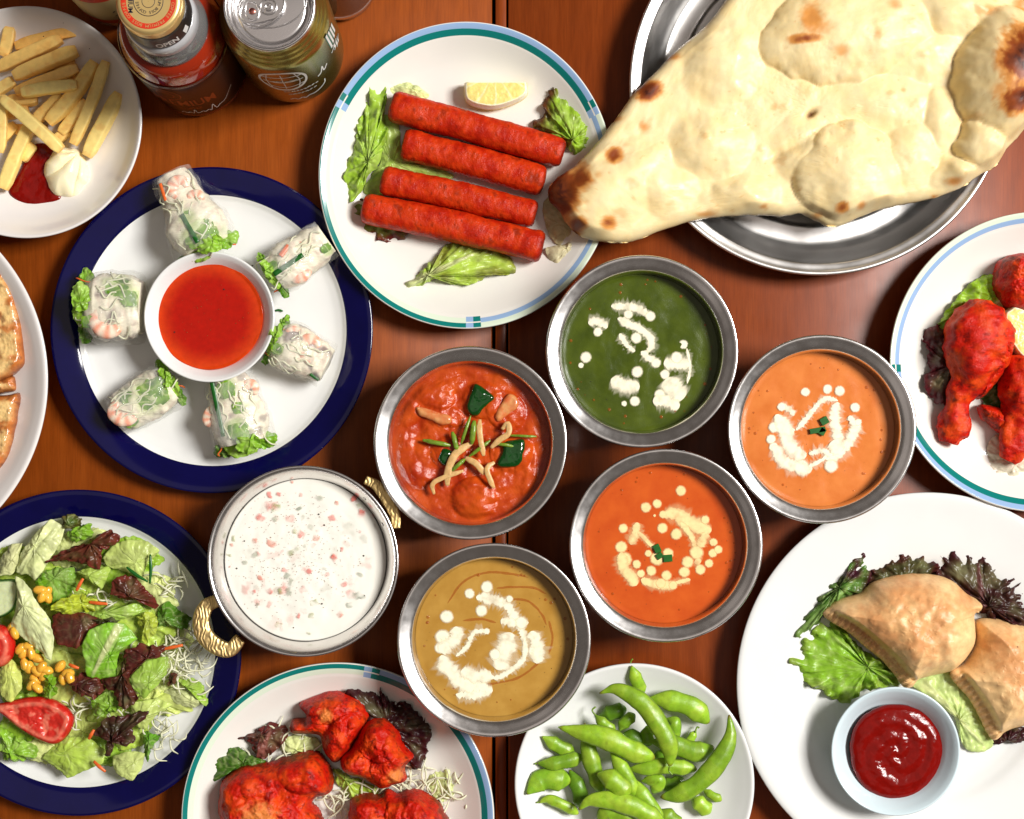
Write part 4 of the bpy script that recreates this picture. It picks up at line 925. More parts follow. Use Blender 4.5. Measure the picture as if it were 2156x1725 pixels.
def streak(par, cr, pts, w, z, mat, seed, lace=.12, fade=1., name='cream_streak'):
    z += DZ
    p = spl([pc(*cr.p(x, y), z)[:2] for x, y in pts], 70, False)
    t = np.gradient(p, axis=0); t /= np.linalg.norm(t, axis=1)[:, None] + 1e-9; nn = np.stack([-t[:, 1], t[:, 0]], 1)
    W = w * cr.k / S0; s = np.linspace(0, 1, 70)
    taper = np.clip(np.minimum(s, 1 - s) * 7, .0, 1) ** .5 + .02
    A = (W * taper * (1 + .35 * fbm(np.c_[p * 1.8, s * 0 + seed], 2)) + lace * min(1, W / .25) * fbm(np.c_[p * 6.5, s * 0 + seed + 5], 3) * taper)
    B = (W * taper * (1 + .35 * fbm(np.c_[p * 1.8, s * 0 + seed + 2], 2)) + lace * min(1, W / .25) * fbm(np.c_[p * 6.5, s * 0 + seed + 8], 3) * taper)
    cols = np.array([-1, -.87, -.74, -.4, 0, .4, .74, .87, 1]); V = []
    for c_ in cols:
        off = np.where(c_ > 0, A, B) * c_
        V.append(np.c_[p + nn * off[:, None], np.zeros(70) + z + .012 + .005 * np.sqrt(max(0, 1 - c_ * c_)) * np.minimum(1, W / .2) ])
    V = np.stack(V, 1).reshape(-1, 3); F = quads(70, 9, False)
    C = np.zeros((len(V), 4)); C[:, :3] = CC[mat.name]
    al = np.tile(1 - .95 * ss(.6, 1.0, np.abs(cols)), 70) * np.clip(1. + .45 * fbm(np.c_[V[:, :2] * 1.6, V[:, 0] * 0 + seed], 3), .25, 1.1); C[:, 3] = al * fade
    mk(name, (V, orient(V, F)), mat, par, C)
def creams(par, cr, drops, streaks, z, mat, lace=.12):
    for i, (x, y, r) in enumerate(drops): drop(par, cr, x, y, r, z + .004 * (i % 4), mat, i * 1.7)
    for i, (pts, w) in enumerate(streaks):
        streak(par, cr, pts, w, z + .003 * (i % 5), mat, i * 2.3, lace)
        streak(par, cr, pts, w * 1.25 + 14, z - .008 + .002 * (i % 3), mat, i * 2.3 + 40, lace * 2.2, .3, 'cream_bleed')

KG = Crop(1520, 700, 580, 1725)
g = curry('green', 'spinach_curry', m_spinach, 'dark green spinach curry with cream drizzled over it', .07, .5, seed=3)
creams(g, KG, [(735, 550, 42), (920, 565, 48), (480, 695, 42), (380, 908, 52), (800, 745, 50), (1195, 800, 42), (1140, 910, 55), (810, 1030, 52), (1040, 1050, 45), (1000, 1220, 50), (790, 1275, 46), (965, 955, 46), (340, 975, 26), (700, 1295, 26)],
       [([(590, 480), (700, 485), (800, 495), (920, 560)], 36), ([(400, 625), (470, 605), (560, 660)], 38), ([(645, 580), (760, 640), (880, 700), (930, 800), (890, 870)], 34), ([(660, 710), (720, 800), (790, 860)], 24), ([(840, 860), (920, 920), (990, 985)], 34),
        ([(1030, 960), (1140, 960), (1250, 970)], 52), ([(1225, 830), (1252, 1000), (1225, 1130)], 12), ([(590, 1090), (700, 1150), (830, 1150)], 58), ([(1060, 1080), (1120, 1180), (1200, 1250)], 85), ([(940, 1270), (1060, 1280), (1160, 1330)], 52)], 4.14, m_creamtop)
KC = Crop(1580, 1240, 600, 1725)
g = curry('centre', 'orange_curry', m_orange2, 'smooth deep orange curry with a cream ring and three chive squares', .02, .4, seed=5)
creams(g, KC, [(963, 403, 46), (772, 508, 41), (680, 540, 45), (750, 605, 12), (820, 597, 36), (815, 708, 45), (925, 755, 49), (1160, 640, 38), (495, 708, 43), (480, 860, 51), (605, 998, 39), (722, 1050, 46), (640, 1075, 36), (845, 1090, 46), (1090, 905, 62), (1020, 980, 52), (990, 1060, 49), (1120, 1040, 46), (1190, 990, 38), (1225, 820, 36), (1220, 910, 40), (1265, 880, 36), (860, 910, 48), (770, 955, 60), (510, 960, 62), (700, 910, 32), (900, 1170, 40), (800, 1150, 45)],
       [([(820, 600), (920, 590), (1000, 640), (1100, 690), (1210, 730)], 62), ([(960, 660), (1040, 760), (1080, 870)], 24), ([(610, 660), (600, 730), (555, 840)], 34), ([(615, 735), (680, 800), (745, 870)], 18), ([(480, 900), (500, 1020), (560, 1110), (605, 1170)], 48), ([(640, 1120), (720, 1150), (800, 1160), (920, 1180)], 38), ([(900, 1160), (960, 1140), (1040, 1122)], 16), ([(1170, 740), (1110, 860)], 36), ([(1080, 960), (1120, 990)], 30)], 4.14, m_creamorange, .08)
def chive(cr, x, y, w, h, rot, z, lab, grp):
    z += DZ + .01
    q = pc(*cr.p(x, y), z); k = cr.k / S0 / 2; V, F = box(-w * k, w * k, -h * k, h * k, 0, .09, .02); a = math.radians(rot)
    V = np.c_[V[:, 0] * math.cos(a) - V[:, 1] * math.sin(a), V[:, 0] * math.sin(a) + V[:, 1] * math.cos(a), V[:, 2]] + q
    mk('chive_piece', (V, F), m_chive, smooth=False, label=lab, cat='chive', group=grp)
for x, y, w, h, r, lab in [(770, 872, 52, 66, 25, 'chive square farthest from the tan curry bowl, on deep orange curry'), (790, 930, 44, 54, -55, 'middle chive square on the deep orange curry'), (857, 950, 70, 56, 5, 'chive square nearest the orange bowl side, right of the trio')]:
    chive(KC, x, y, w, h, r, 4.2, lab, 'chive squares on deep orange curry')
KR = Crop(2030, 920, 570, 1725)
g = curry('right', 'orange_curry', m_orange, 'light orange curry with a broad white cream swirl', .05, .5, seed=8)
creams(g, KR, [(712, 553, 43), (900, 530, 43), (1003, 543, 48), (1135, 685, 46), (445, 855, 52), (420, 955, 44), (510, 680, 42), (930, 1185, 62), (440, 1020, 42), (680, 1180, 60), (1160, 810, 34)],
       [([(490, 675), (560, 690), (615, 755)], 26), ([(460, 745), (520, 850), (560, 960), (620, 1060), (720, 1100)], 66), ([(430, 1010), (520, 1130), (620, 1190), (770, 1210)], 56), ([(740, 1190), (820, 1150), (910, 1090)], 18), ([(740, 1080), (840, 1055), (940, 1095)], 28), ([(880, 1120), (980, 1090), (1060, 1010), (1120, 900), (1170, 800)], 46), ([(1000, 1000), (980, 880), (960, 760), (990, 640)], 48), ([(990, 630), (900, 610), (840, 640), (760, 730), (680, 830), (630, 880)], 24), ([(1085, 755), (1135, 840)], 26), ([(940, 970), (1010, 1070)], 70), ([(620, 870), (560, 930), (600, 1020)], 30)], 4.17, m_creamtop, .14)
for x, y, w, h, r, lab in [(872, 800, 66, 60, 30, 'upper chive piece on the light orange curry'), (815, 880, 130, 44, 10, 'long dark chive piece on the light orange curry'), (855, 890, 60, 50, 60, 'lower chive piece on the light orange curry')]:
    chive(KR, x, y, w, h, r, 4.24, lab, 'chive pieces on light orange curry')
KT_ = Crop(1100, 1510, 580, 1725)
g = curry('tan', 'tan_curry', m_tan, 'tan yellow curry with a lacy white cream swirl', .015, .4, seed=11)
for i, pts in enumerate([[(470, 560), (600, 380), (800, 300), (1000, 310), (1150, 340)], [(1000, 520), (1150, 540), (1260, 650), (1300, 740)], [(880, 430), (1050, 420), (1200, 430), (1300, 480)], [(600, 700), (760, 690), (880, 720)], [(720, 1250), (900, 1220), (1060, 1180), (1180, 1100), (1280, 1000)], [(1320, 700), (1350, 850), (1320, 980)]]):
    streak(g, KT_, pts, 9, 4.115, m_oil, i + 3., .03)
creams(g, KT_, [(800, 420, 54), (655, 475, 46), (755, 620, 54), (465, 668, 60), (990, 520, 32), (430, 840, 70), (870, 985, 52), (800, 790, 28), (410, 930, 50), (1210, 960, 70), (1090, 720, 55)],
       [([(710, 505), (830, 520), (930, 550), (1000, 620), (1060, 710)], 46), ([(915, 700), (1030, 720), (1150, 720)], 36), ([(1170, 790), (1210, 880), (1235, 960), (1215, 1060)], 62), ([(820, 790), (720, 790), (670, 840), (640, 910), (540, 1000)], 20), ([(540, 750), (550, 840), (480, 900), (400, 960)], 62), ([(420, 990), (470, 1100), (560, 1190), (680, 1260), (850, 1290)], 72), ([(620, 1110), (740, 1170), (900, 1170), (1040, 1090), (1120, 990), (1110, 830)], 24), ([(1000, 800), (960, 930), (930, 1020), (880, 1110)], 88), ([(580, 1130), (720, 1170), (840, 1150)], 55), ([(540, 1320), (680, 1330), (780, 1300)], 34), ([(1040, 730), (1100, 800), (1120, 900)], 26)], 4.135, m_creamtop, .17)
# red curry with vegetables and garnish
K1 = Crop(1020, 940, 620, 1782)
c, rx = bowl_centre('red')
def red_surface():
    V, F = disc_surface(c, .828 * rx, 3.62, .0, 1, 120, 170, 2, .02)
    n = 120 * 170; x, y = V[:n, 0], V[:n, 1]; r = np.hypot(x - c[0], y - c[1]) / (.828 * rx)
    h = .16 * fbm(np.c_[x * .75, y * .75, x * 0 + 3], 3) + .08 * np.abs(fbm(np.c_[x * 1.3, y * 1.3, x * 0 + 8], 2))
    for (px, py, w, hh, rot, ht) in [(560, 480, 190, 110, -20, .28), (900, 1330, 180, 170, 0, .42), (330, 640, 160, 110, 20, .2), (1160, 620, 150, 170, 40, .25), (640, 650, 190, 90, -15, .25), (400, 1050, 190, 200, 0, .18), (1200, 960, 170, 150, 0, .25), (960, 530, 150, 150, 0, .28), (700, 960, 150, 130, 0, .2), (1320, 1080, 90, 220, 0, .16)]:
        q = pc(*K1.p(px, py), 4.2); kx = K1.k / S0; a = math.radians(rot); dx, dy = x - q[0], y - q[1]
        e = ((dx * math.cos(a) + dy * math.sin(a)) / (w * kx)) ** 2 + ((-dx * math.sin(a) + dy * math.cos(a)) / (hh * kx)) ** 2
        h += ht * np.sqrt(np.clip(1 - e, 0, 1))
    V[:n, 2] += h * ss(1., .88, r); return V, F
g = mk('tomato_curry', red_surface(), m_red, label='chunky red tomato curry with peppers and ginger strips', cat='curry')
def chunk(name, pts, z, hh, mat, label, cat, w=.35, **kw):
    z += DZ
    mound(name, K1(pts), z, lambda x, y, d, u, v, t: hh * np.sqrt(1 - (1 - np.clip(d / w, 0, 1)) ** 2), mat, None, 80, 22, (.03, 2), zp=z + hh, noise=.08, nfreq=1.2, label=label, cat=cat, under=.4, **kw)
chunk('pepper_piece', [(900, 400), (960, 420), (1050, 490), (1060, 530), (990, 590), (930, 660), (870, 650), (835, 590), (860, 500)], 4.4, .32, m_pepper, 'dark green pepper chunk farthest up in the red curry', 'green pepper')
chunk('pepper_piece', [(640, 930), (700, 930), (735, 970), (700, 1050), (650, 1060), (605, 1010)], 4.35, .25, m_pepper, 'small green pepper chunk left of the ginger strips', 'green pepper')
chunk('pepper_piece', [(1140, 880), (1230, 850), (1310, 860), (1300, 1010), (1240, 1070), (1130, 1080), (1080, 1050), (1120, 960)], 4.42, .28, m_pepper, 'square green pepper chunk right of the ginger strips', 'green pepper')
def onion_c(a_, b_): return lambda x, y, d, u, v, h: mix(np.repeat(lin(*a_)[None], len(x), 0), lin(*b_), np.clip(.5 + .8 * fbm(np.c_[x * 2, y * 2, x * 0], 3), 0, 1))
def onion(pts, label, seed):
    mound('onion_piece', K1(pts), 4.42 + DZ, lambda x, y, d, u, v, t: .2 * np.sqrt(1 - (1 - np.clip(d / .25, 0, 1)) ** 2), m_onion, onion_c((204, 104, 54), (214, 150, 92)), 70, 18, (.04, 2), zp=4.6 + DZ, noise=.06, label=label, cat='onion', under=.4)
onion([(430, 590), (520, 600), (640, 640), (710, 660), (715, 720), (640, 735), (560, 700), (460, 660)], 'orange-coated onion slice left in the red curry', 1)
onion([(1180, 480), (1250, 520), (1250, 590), (1180, 650), (1100, 710), (1070, 680), (1080, 620), (1120, 560)], 'pale onion piece right of the top pepper chunk', 2)
def strip(name, pts, w, z, mat, label, cat, group, flat=.5, w2=None, lift=.12):
    z += DZ
    n = len(pts); path = [pc(*K1.p(x, y), z + lift * math.sin(math.pi * i / max(1, n - 1))) for i, (x, y) in enumerate(pts)]
    if n == 2: path.insert(1, (path[0] + path[1]) / 2 + [0, 0, lift])
    r = w * K1.k / S0 / 2; r2 = r if w2 is None else w2 * K1.k / S0 / 2
    mk(name, push(tube(path, [r * .5, r, r, (r + r2) / 2, r2, r2 * .5], 12, flat, 2.4, samples=30), .02, 3, w, 2), mat, label=label, cat=cat, group=group)
GG = 'ginger strips on the red curry'
for i, (pts, w, lab) in enumerate([([(880, 880), (750, 970), (690, 1110), (685, 1225)], 62, 'longest curved ginger strip on the red curry'), ([(815, 1105), (650, 1160), (565, 1215), (578, 1295)], 38, 'hooked ginger strip nearest the yogurt bowl'), ([(830, 1000), (920, 1050), (985, 1135)], 50, 'short diagonal ginger strip in the middle of the garnish'),
                                    ([(1065, 1035), (1005, 1090), (1030, 1180), (1062, 1245)], 44, 'forked ginger strip lowest right of the garnish'), ([(948, 690), (945, 800), (978, 985)], 46, 'upright orange ginger strip below the top pepper chunk'), ([(1035, 920), (1100, 860), (1180, 800), (1172, 725), (1125, 770)], 46, 'curled ginger strip like a hook beside the right pepper')]):
    strip('ginger_strip', pts, w, 4.62 + .03 * i, m_ginger, lab, 'ginger', GG, .34)
for i, (pts, w, lab) in enumerate([([(485, 858), (710, 900)], 36, 'green stem piece pointing left over the small pepper'), ([(725, 790), (765, 945)], 40, 'short upright green stem piece'), ([(872, 660), (795, 890)], 26, 'thin pale stem reaching the top pepper'), ([(902, 700), (880, 890)], 46, 'thick pale stem below the top pepper'),
                                    ([(858, 992), (1032, 860)], 28, 'green stem slanting across the garnish centre'), ([(1060, 880), (1225, 908)], 26, 'green stem over the right pepper'), ([(1190, 820), (1405, 828)], 20, 'thinnest stem reaching the bowl edge'), ([(720, 1105), (825, 1010)], 34, 'pale stem under the longest ginger strip')]):
    strip('coriander_stem', pts, w, 4.62 + .03 * (i % 4), m_stem, lab, 'stem', 'green stems on the red curry', .9)

# ------------------------------------------------------------------ rice paper rolls
K5 = Crop(100, 440, 980, 1725)
def roll(a, b, w0, w1, z, label, green, pinks, strips, frill, seed, tilt=0., dark=0.):
    z1 = z + tilt
    p0, p1 = pc(*K5.p(*a), z), pc(*K5.p(*b), z1); k = K5.k / S0 / 2
    r0, r1 = w0 * k, w1 * k; dv = p1 - p0; L = np.linalg.norm(dv); dv /= L; s = np.cross(dv, [0, 0, 1.]); s /= np.linalg.norm(s)
    t_ = thing('rice_paper_roll', (p0 + p1) / 2 * [1, 1, 0] + [0, 0, .75], label, 'spring roll', 'rice paper rolls around the chilli sauce')
    fl = .82
    def P(f, o, up=0.): return p0 + dv * L * f + s * o * (r0 + (r1 - r0) * f) + np.array([0, 0, fl * (r0 + (r1 - r0) * f) * math.sqrt(max(0, 1 - o * o)) + up])
    n = 48; path = [p0 + (p1 - p0) * f for f in np.linspace(0, 1, 5)]
    V, F = tube(path, [r0 * .86, r0 * .99, r0, (r0 + r1) / 2, r1, r1 * 1.0, r1 * .96], n, fl, 2.3, samples=60, cap=False)
    V, F = push((V, F), .16, .6, seed, 2); V, F = push((V, F), .05, 1.9, seed + 4, 2)
    mk('wrapper', (V, F), m_wrap, t_)
    V, F = tube(path, [r0 * .66, r0 * .86, r0 * .9, (r0 + r1) / 2 * .9, r1 * .9, r1 * .86, r1 * .7], n, fl, 2.2, samples=60)
    V, F = push((V, F), .12, 1.4, seed + 9, 3)
    f = ((V - p0) @ dv) / L; o = ((V - p0) @ s) / np.interp(f, [0, 1], [r0, r1])
    k1 = fbm(V * .9 + seed, 3); k2 = fbm(V * 2.2 + seed * 2, 3)
    C = np.repeat(lin(240, 232, 208)[None], len(V), 0)
    C = mix(C, lin(216, 186, 170), np.clip(.8 * ss(0, .6, k2), 0, .5))
    if dark: C = mix(C, lin(84, 50, 62), dark * ss(.15, .5, fbm(V * 1.1 + seed * 5, 2)))
    gm = np.zeros(len(V))
    for (gf, go, gr) in green: gm = np.maximum(gm, ss(1.15, .55, np.hypot((f - gf) * L / gr, (o - go) * r0 / gr) + .35 * k1))
    C = mix(C, mix(lin(170, 200, 90), lin(120, 160, 50), np.clip(.5 + k2, 0, 1)), gm * .6)
    mk('filling', (V, F), m_fill, t_, C)
    for i, (gf, go, gr) in enumerate(green):                          # lettuce wrapped round the filling
        a_, b_ = np.meshgrid(np.linspace(-1, 1, 34), np.linspace(-1, 1, 30), indexing='ij'); a_, b_ = a_.ravel(), b_.ravel()
        sq_ = 1 / np.maximum(1, np.hypot(a_, b_) ** .6); a_, b_ = a_ * sq_, b_ * sq_
        jg = .16 * fbm(np.c_[a_ * 2.2, b_ * 2.2, a_ * 0 + seed + i * 3], 3); ff = np.clip(gf + (a_ * (1 + jg)) * gr * .75 / L, -.04, 1.04); an = math.asin(np.clip(go, -.95, .95)) + b_ * (1 + jg) * gr * .8 / r0
        rad = (r0 + (r1 - r0) * ff) * .93 + .06 * fbm(np.c_[ff * L * 1.6, an * r0 * 1.6, an * 0 + seed], 3)
        Vp = p0 + dv * (ff * L)[:, None] + s * (rad * np.sin(an))[:, None] + np.array([0, 0, 1.]) * (fl * rad * np.cos(an))[:, None]
        kk = fbm(Vp * 1.5 + seed, 3); vn = ss(.12, 0, np.abs(pn(Vp * 1.2 + i)))
        Cp = mix(mix(np.repeat(lin(132, 180, 40)[None], len(Vp), 0), lin(80, 128, 24), np.clip(.4 + kk, 0, 1)), PALE, vn * .6)
        Fp = quads(34, 30, False); mk('lettuce', (Vp, orient(Vp, Fp)), m_leaf, t_, Cp)
    for i in range(12):                                               # glass noodles showing through
        g1 = random.Random(seed * 17 + i); o0 = g1.uniform(-.8, .8); f0 = g1.uniform(.0, .5); f1 = f0 + g1.uniform(.25, .5)
        mk('noodle', tube([P(f0 + (f1 - f0) * x, np.clip(o0 + g1.uniform(-.2, .2), -.92, .92), -.1) for x in np.linspace(0, 1, 5)], [.05, .06, .05], 6, samples=18), m_shred, t_)
    for i, (pf, po, sz, bendy) in enumerate(pinks):
        q = P(pf, po, -.40); sz *= 1.45; ax = dv * math.cos(bendy) + s * math.sin(bendy); sx = -dv * math.sin(bendy) + s * math.cos(bendy)
        pth = [q + ax * sz * math.cos(x) * .8 + sx * sz * math.sin(x) * .62 for x in np.linspace(.3, 4.6, 9)]
        V, F = tube(pth, [sz * .3, sz * .5, sz * .55, sz * .5, sz * .4, sz * .22], 18, .62, samples=44)
        V, F = push((V, F), .05, 2.2, i + seed, 2); kk = np.sin((np.arange(len(V)) // 18) * .75) * .5 + .5
        mk('shrimp', (V, F), m_shrimp, t_, mix(np.repeat(lin(250, 226, 204)[None], len(V), 0), lin(240, 138, 104), kk * .75))
    for (f0, o0, f1, o1, w, m) in strips:
        pth = [P(f0 + (f1 - f0) * x, o0 + (o1 - o0) * x, -.02) for x in np.linspace(0, 1, 5)]
        mk('herb_strip' if m is m_chive else 'carrot_strip', tube(pth, [w, w, w * .9], 8, .35, 3, samples=14), m, t_)
    for e, (ef, sgn) in enumerate(frill):                     # lettuce and noodles at the open end
        base_p = p0 if ef == 0 else p1; rr = r0 if ef == 0 else r1; d2 = -dv if ef == 0 else dv
        for j in range(4):
            oo = (-.62, .05, .6, -.2)[j]; zz = (0.1, .35, .05, .75)[j] * rr; ln = (.55, .75, .5, .6)[j] * sgn; wd = (.42, .55, .42, .4)[j] * rr
            q = base_p + s * oo * rr; pts = []
            for x in np.linspace(0, 2 * np.pi, 12, endpoint=False):
                pts.append(q + d2 * (ln * math.cos(x) * .75 + .12) + s * wd * math.sin(x))
            zl = float(q[2] + zz); kq = (H - zl) / H / S0
            leaf([(p[0] / kq + NU, NV - p[1] / kq) for p in pts], zl, (lin(128, 178, 44), lin(150, 192, 60), lin(84, 132, 30), lin(96, 60, 40))[(j + e) % 4] if j < 3 else lin(140, 186, 54), seed=seed * 5 + j + e * 9, ruff=.3, dome=.15, crinkle=.15, jit=.12, jf=3.5, parent=t_, n=80, rings=14, name='lettuce')
        for j in range(7):
            g1 = random.Random(seed * 31 + j); oo = g1.uniform(-.75, .75)
            q = base_p + s * oo * rr + [0, 0, g1.uniform(-.2, .55) * rr]
            e1 = q + d2 * g1.uniform(.25, .6) + s * g1.uniform(-.35, .35); e2 = e1 + s * g1.uniform(-.35, .35) + [0, 0, -.2] + d2 * .12
            mk('noodle', tube([q - d2 * .5, q, e1, e2], [.05, .05, .045], 6, samples=14), m_shred if j % 4 else m_carrot, t_)
Z0 = .80
roll((672, 92), (850, 455), 225, 330, 2.3, 'tall rice paper roll leaning over the navy rim, nearest the bottle', [(.86, -.1, 1.1), (.62, .1, .6)], [(.24, -.1, .5, .4), (.45, -.4, .4, 1.2)], [(.55, .2, .95, .1, .16, m_chive), (.08, .5, .3, .55, .1, m_carrot)], [(1, 1.2)], 1, .2)
roll((1185, 585), (1440, 405), 250, 215, 2.2, 'rice paper roll touching the teal plate, with long green strip', [(.05, -.2, .5), (.9, .5, .45)], [(.68, -.1, .42, .6), (.36, .5, .5, .2)], [(.0, .1, .55, .12, .17, m_chive), (.25, -.35, .45, -.55, .17, m_carrot)], [(0, .8)], 2)
roll((1200, 915), (1445, 1035), 265, 235, 2.1, 'rice paper roll at the right with pink shrimp and purple patch', [(.1, .3, .5)], [(.65, -.25, .6, .9), (.3, -.45, .45, .2)], [(.82, .62, 1., .7, .1, m_chive)], [(0, .8)], 3, 0, .75)
roll((955, 1090), (1035, 1420), 270, 315, 2.1, 'rice paper roll below the sauce bowl with leafy open end', [(.2, .1, .75), (.8, .0, .8), (.5, -.2, .5)], [(.55, .75, .42, .3), (.3, -.6, .45, .8)], [(.0, .52, .85, .5, .15, m_chive)], [(1, 1.35)], 4, 0, .6)
roll((400, 1290), (665, 1125), 235, 250, 2.1, 'rice paper roll at lower left with orange shrimp at its end', [(.7, .1, 1.3), (.35, -.4, .6), (.2, .6, .6)], [(.2, .05, .6, .5)], [], [(1, .8)], 5)
roll((265, 745), (530, 750), 360, 355, 2.3, 'squat rice paper roll at the left with dark leaf end', [(.6, -.55, 1.), (.85, -.2, .7), (.1, .5, .6)], [(.46, .4, .7, .3)], [], [(0, 1.3)], 6, 0, .7)
for i, (x, y, w, rot, lab) in enumerate([(1205, 765, .55, -8, 'loose green chive scrap right of the sauce bowl')]):
    q = pc(*K5.p(x, y), .82); mk('chive_scrap', tube([q + [-.25, 0, .04], q + [0, .05, .06], q + [.25, -.03, .04]], [.06, .07, .06], 8, .5, samples=10), m_chive, label=lab, cat='chive')
# ------------------------------------------------------------------ tandoori chicken
TR, TO, TD, TB = lin(192, 26, 6), lin(224, 76, 18), lin(100, 12, 9), lin(222, 136, 66)
def chicken_col(seed, bare=()):
    def f(x, y, d, u, v, h):
        P = np.c_[x, y, h]; k = fbm(P * .9 + seed, 4); k2 = fbm(P * 2.6 + seed * 2, 4)
        C = np.repeat(TR[None], len(x), 0) * (1 + .2 * k2)[:, None]
        C = mix(C, TO, np.clip(.25 + 1.1 * k, 0, .8)); C = mix(C, TD, np.clip(1.1 * ss(.28, .8, k2 - .3 * k), 0, .65))
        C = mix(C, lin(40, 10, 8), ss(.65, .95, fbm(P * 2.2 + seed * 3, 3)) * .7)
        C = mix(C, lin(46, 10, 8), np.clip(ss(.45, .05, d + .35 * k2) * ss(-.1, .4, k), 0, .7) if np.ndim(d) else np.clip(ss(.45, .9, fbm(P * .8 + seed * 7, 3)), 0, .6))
        for (bu, bv, r) in bare: C = mix(C, TB, ss(1.2, .4, np.hypot(u - bu, v - bv) / r + .4 * k2) * .8)
        return C
    return f
def chicken(out, z, hh, w, label, lobes, seed, cr, bare=(), par=None, name='chicken_piece', cat='chicken', group=None, rough=.28):
    kx = cr.k / S0
    def hf(x, y, d, u, v, t):
        P = np.c_[x, y, x * 0 + seed]
        h = hh * np.sqrt(1 - (1 - np.clip(d / w, 0, 1)) ** 2)
        for (px, py, rx, ry, rot, ht) in lobes:
            q = pc(*cr.p(px, py), z + hh); a = math.radians(rot); dx, dy = x - q[0], y - q[1]
            e = ((dx * math.cos(a) - dy * math.sin(a)) / (rx * kx)) ** 2 + ((dx * math.sin(a) + dy * math.cos(a)) / (ry * kx)) ** 2
            h = h + ht * np.sqrt(np.clip(1 - e, 0, 1)) * ss(0, .5, d)
        n = rough * fbm(P * .8, 4) + .10 * np.abs(pn(P * 1.3 + 7)) - .14 * ss(.35, 0, np.abs(pn(P * .6 + 15)))   # creases
        return h + n * ss(0, .5, d) + .05 * fbm(P * 4, 2) * ss(0, .2, d)
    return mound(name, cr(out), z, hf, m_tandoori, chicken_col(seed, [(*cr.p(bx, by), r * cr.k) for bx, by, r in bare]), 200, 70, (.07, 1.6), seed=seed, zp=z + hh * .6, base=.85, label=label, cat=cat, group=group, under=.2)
K7 = Crop(500, 1840, 920, 2156)
def shreds(name, pts, z, n, cr, label, seed, spread=60, ln=2.0, mat=None, w=.055):
    rr = random.Random(seed); parts = []
    for i in range(n):
        x, y = rr.choice(pts); u, v = cr.p(x + rr.gauss(0, spread), y + rr.gauss(0, spread)); a = rr.uniform(0, 6.28); l = ln * rr.uniform(.4, 1.1)
        q = pc(u, v, z + rr.uniform(0, .45)); d = np.array([math.cos(a), math.sin(a), 0]); s = np.array([-d[1], d[0], 0]); b = rr.uniform(-.35, .35) * l
        parts.append(tube([q - d * l / 2, q - d * l / 6 + s * b * .8 + [0, 0, rr.uniform(0, .25)], q + d * l / 6 + s * b + [0, 0, rr.uniform(0, .25)], q + d * l / 2], [w * .5, w, w * 1.2, w, w * .4], 6, .5, samples=12))
    return mk(name, join(*parts), mat or m_shred, label=label, cat='cabbage', kind='stuff')
leaf(K7([(1120, 245), (1250, 208), (1330, 220), (1345, 270), (1440, 320), (1540, 315), (1590, 400), (1655, 460), (1662, 540), (1640, 640), (1610, 740), (1560, 750), (1500, 640), (1400, 560), (1250, 480), (1180, 340)]), 1.5, PURP, edge=lin(70, 22, 28), eamt=.9, seed=21, ruff=.6, dome=.5, crinkle=.3, jit=.3, jf=2.6,
     center=K7.p(1400, 480), label='dark purple frilly lettuce behind the chicken pieces')
leaf(K7([(400, 555), (480, 520), (610, 455), (700, 475), (730, 530), (670, 610), (560, 690), (500, 640), (470, 585)]), 1.35, lin(96, 44, 40), edge=REDL, eamt=.8, seed=22, ruff=.4, dome=.5, crinkle=.2, jit=.12, rib=K7([(540, 680), (620, 480)]), ribcol=lin(150, 96, 84), label='reddish-brown lettuce leaf above the large chicken piece')
leaf(K7([(195, 745), (260, 670), (380, 612), (480, 665), (580, 710), (480, 760), (330, 790), (235, 835)]), 1.4, lin(70, 110, 30), seed=23, ruff=.3, dome=.6, crinkle=.2, jit=.1, label='dark green lettuce leaf left of the large chicken piece')
leaf(K7([(690, 560), (800, 535), (920, 560), (940, 640), (820, 660), (680, 650)]), 1.1, PALE, seed=24, ruff=.3, dome=.4, jit=.12, label='pale lettuce scrap between the chicken pieces', mat=m_leafsoft)
leaf(K7([(1020, 740), (1120, 800), (1260, 850), (1330, 900), (1260, 980), (1120, 940), (1040, 840)]), 1.0, LIME, seed=25, ruff=.35, dome=.4, jit=.14, label='light green lettuce piece in the middle of the chicken')
leaf(K7([(1640, 870), (1690, 780), (1800, 760), (1870, 860), (1840, 980), (1720, 960)]), .9, PALE, seed=26, ruff=.25, dome=.3, jit=.12, label='pale lettuce bit near the rim beside the chicken', mat=m_leafsoft)
leaf(K7([(200, 1090), (270, 1060), (330, 1130), (260, 1200), (180, 1160)]), 1.0, LIME, seed=27, ruff=.2, dome=.3, label='lettuce corner peeking out under the large chicken piece')
shreds('shredded_cabbage', [(780, 590), (1180, 890), (1550, 850), (1760, 880), (1000, 1010), (1450, 880), (640, 690), (1700, 930)], 1.05, 90, K7, 'shredded pale cabbage under the boneless chicken', 4, 70, 2.0)
G = 'boneless red chicken pieces on the lower plate'
chicken([(790, 345), (870, 300), (1000, 255), (1110, 258), (1230, 330), (1270, 400), (1240, 480), (1180, 570), (1080, 700), (1010, 725), (950, 640), (925, 545), (840, 545), (735, 525), (750, 445), (835, 425)], 1.2, 1.6, 1.0, 'ragged red chicken piece with a pale bare spot, farthest back',
        [(1000, 350, 170, 110, -10, .5), (1090, 560, 110, 170, 20, .7), (850, 480, 110, 60, 0, .4)], 31, K7, [(985, 395, 55)], group=G)
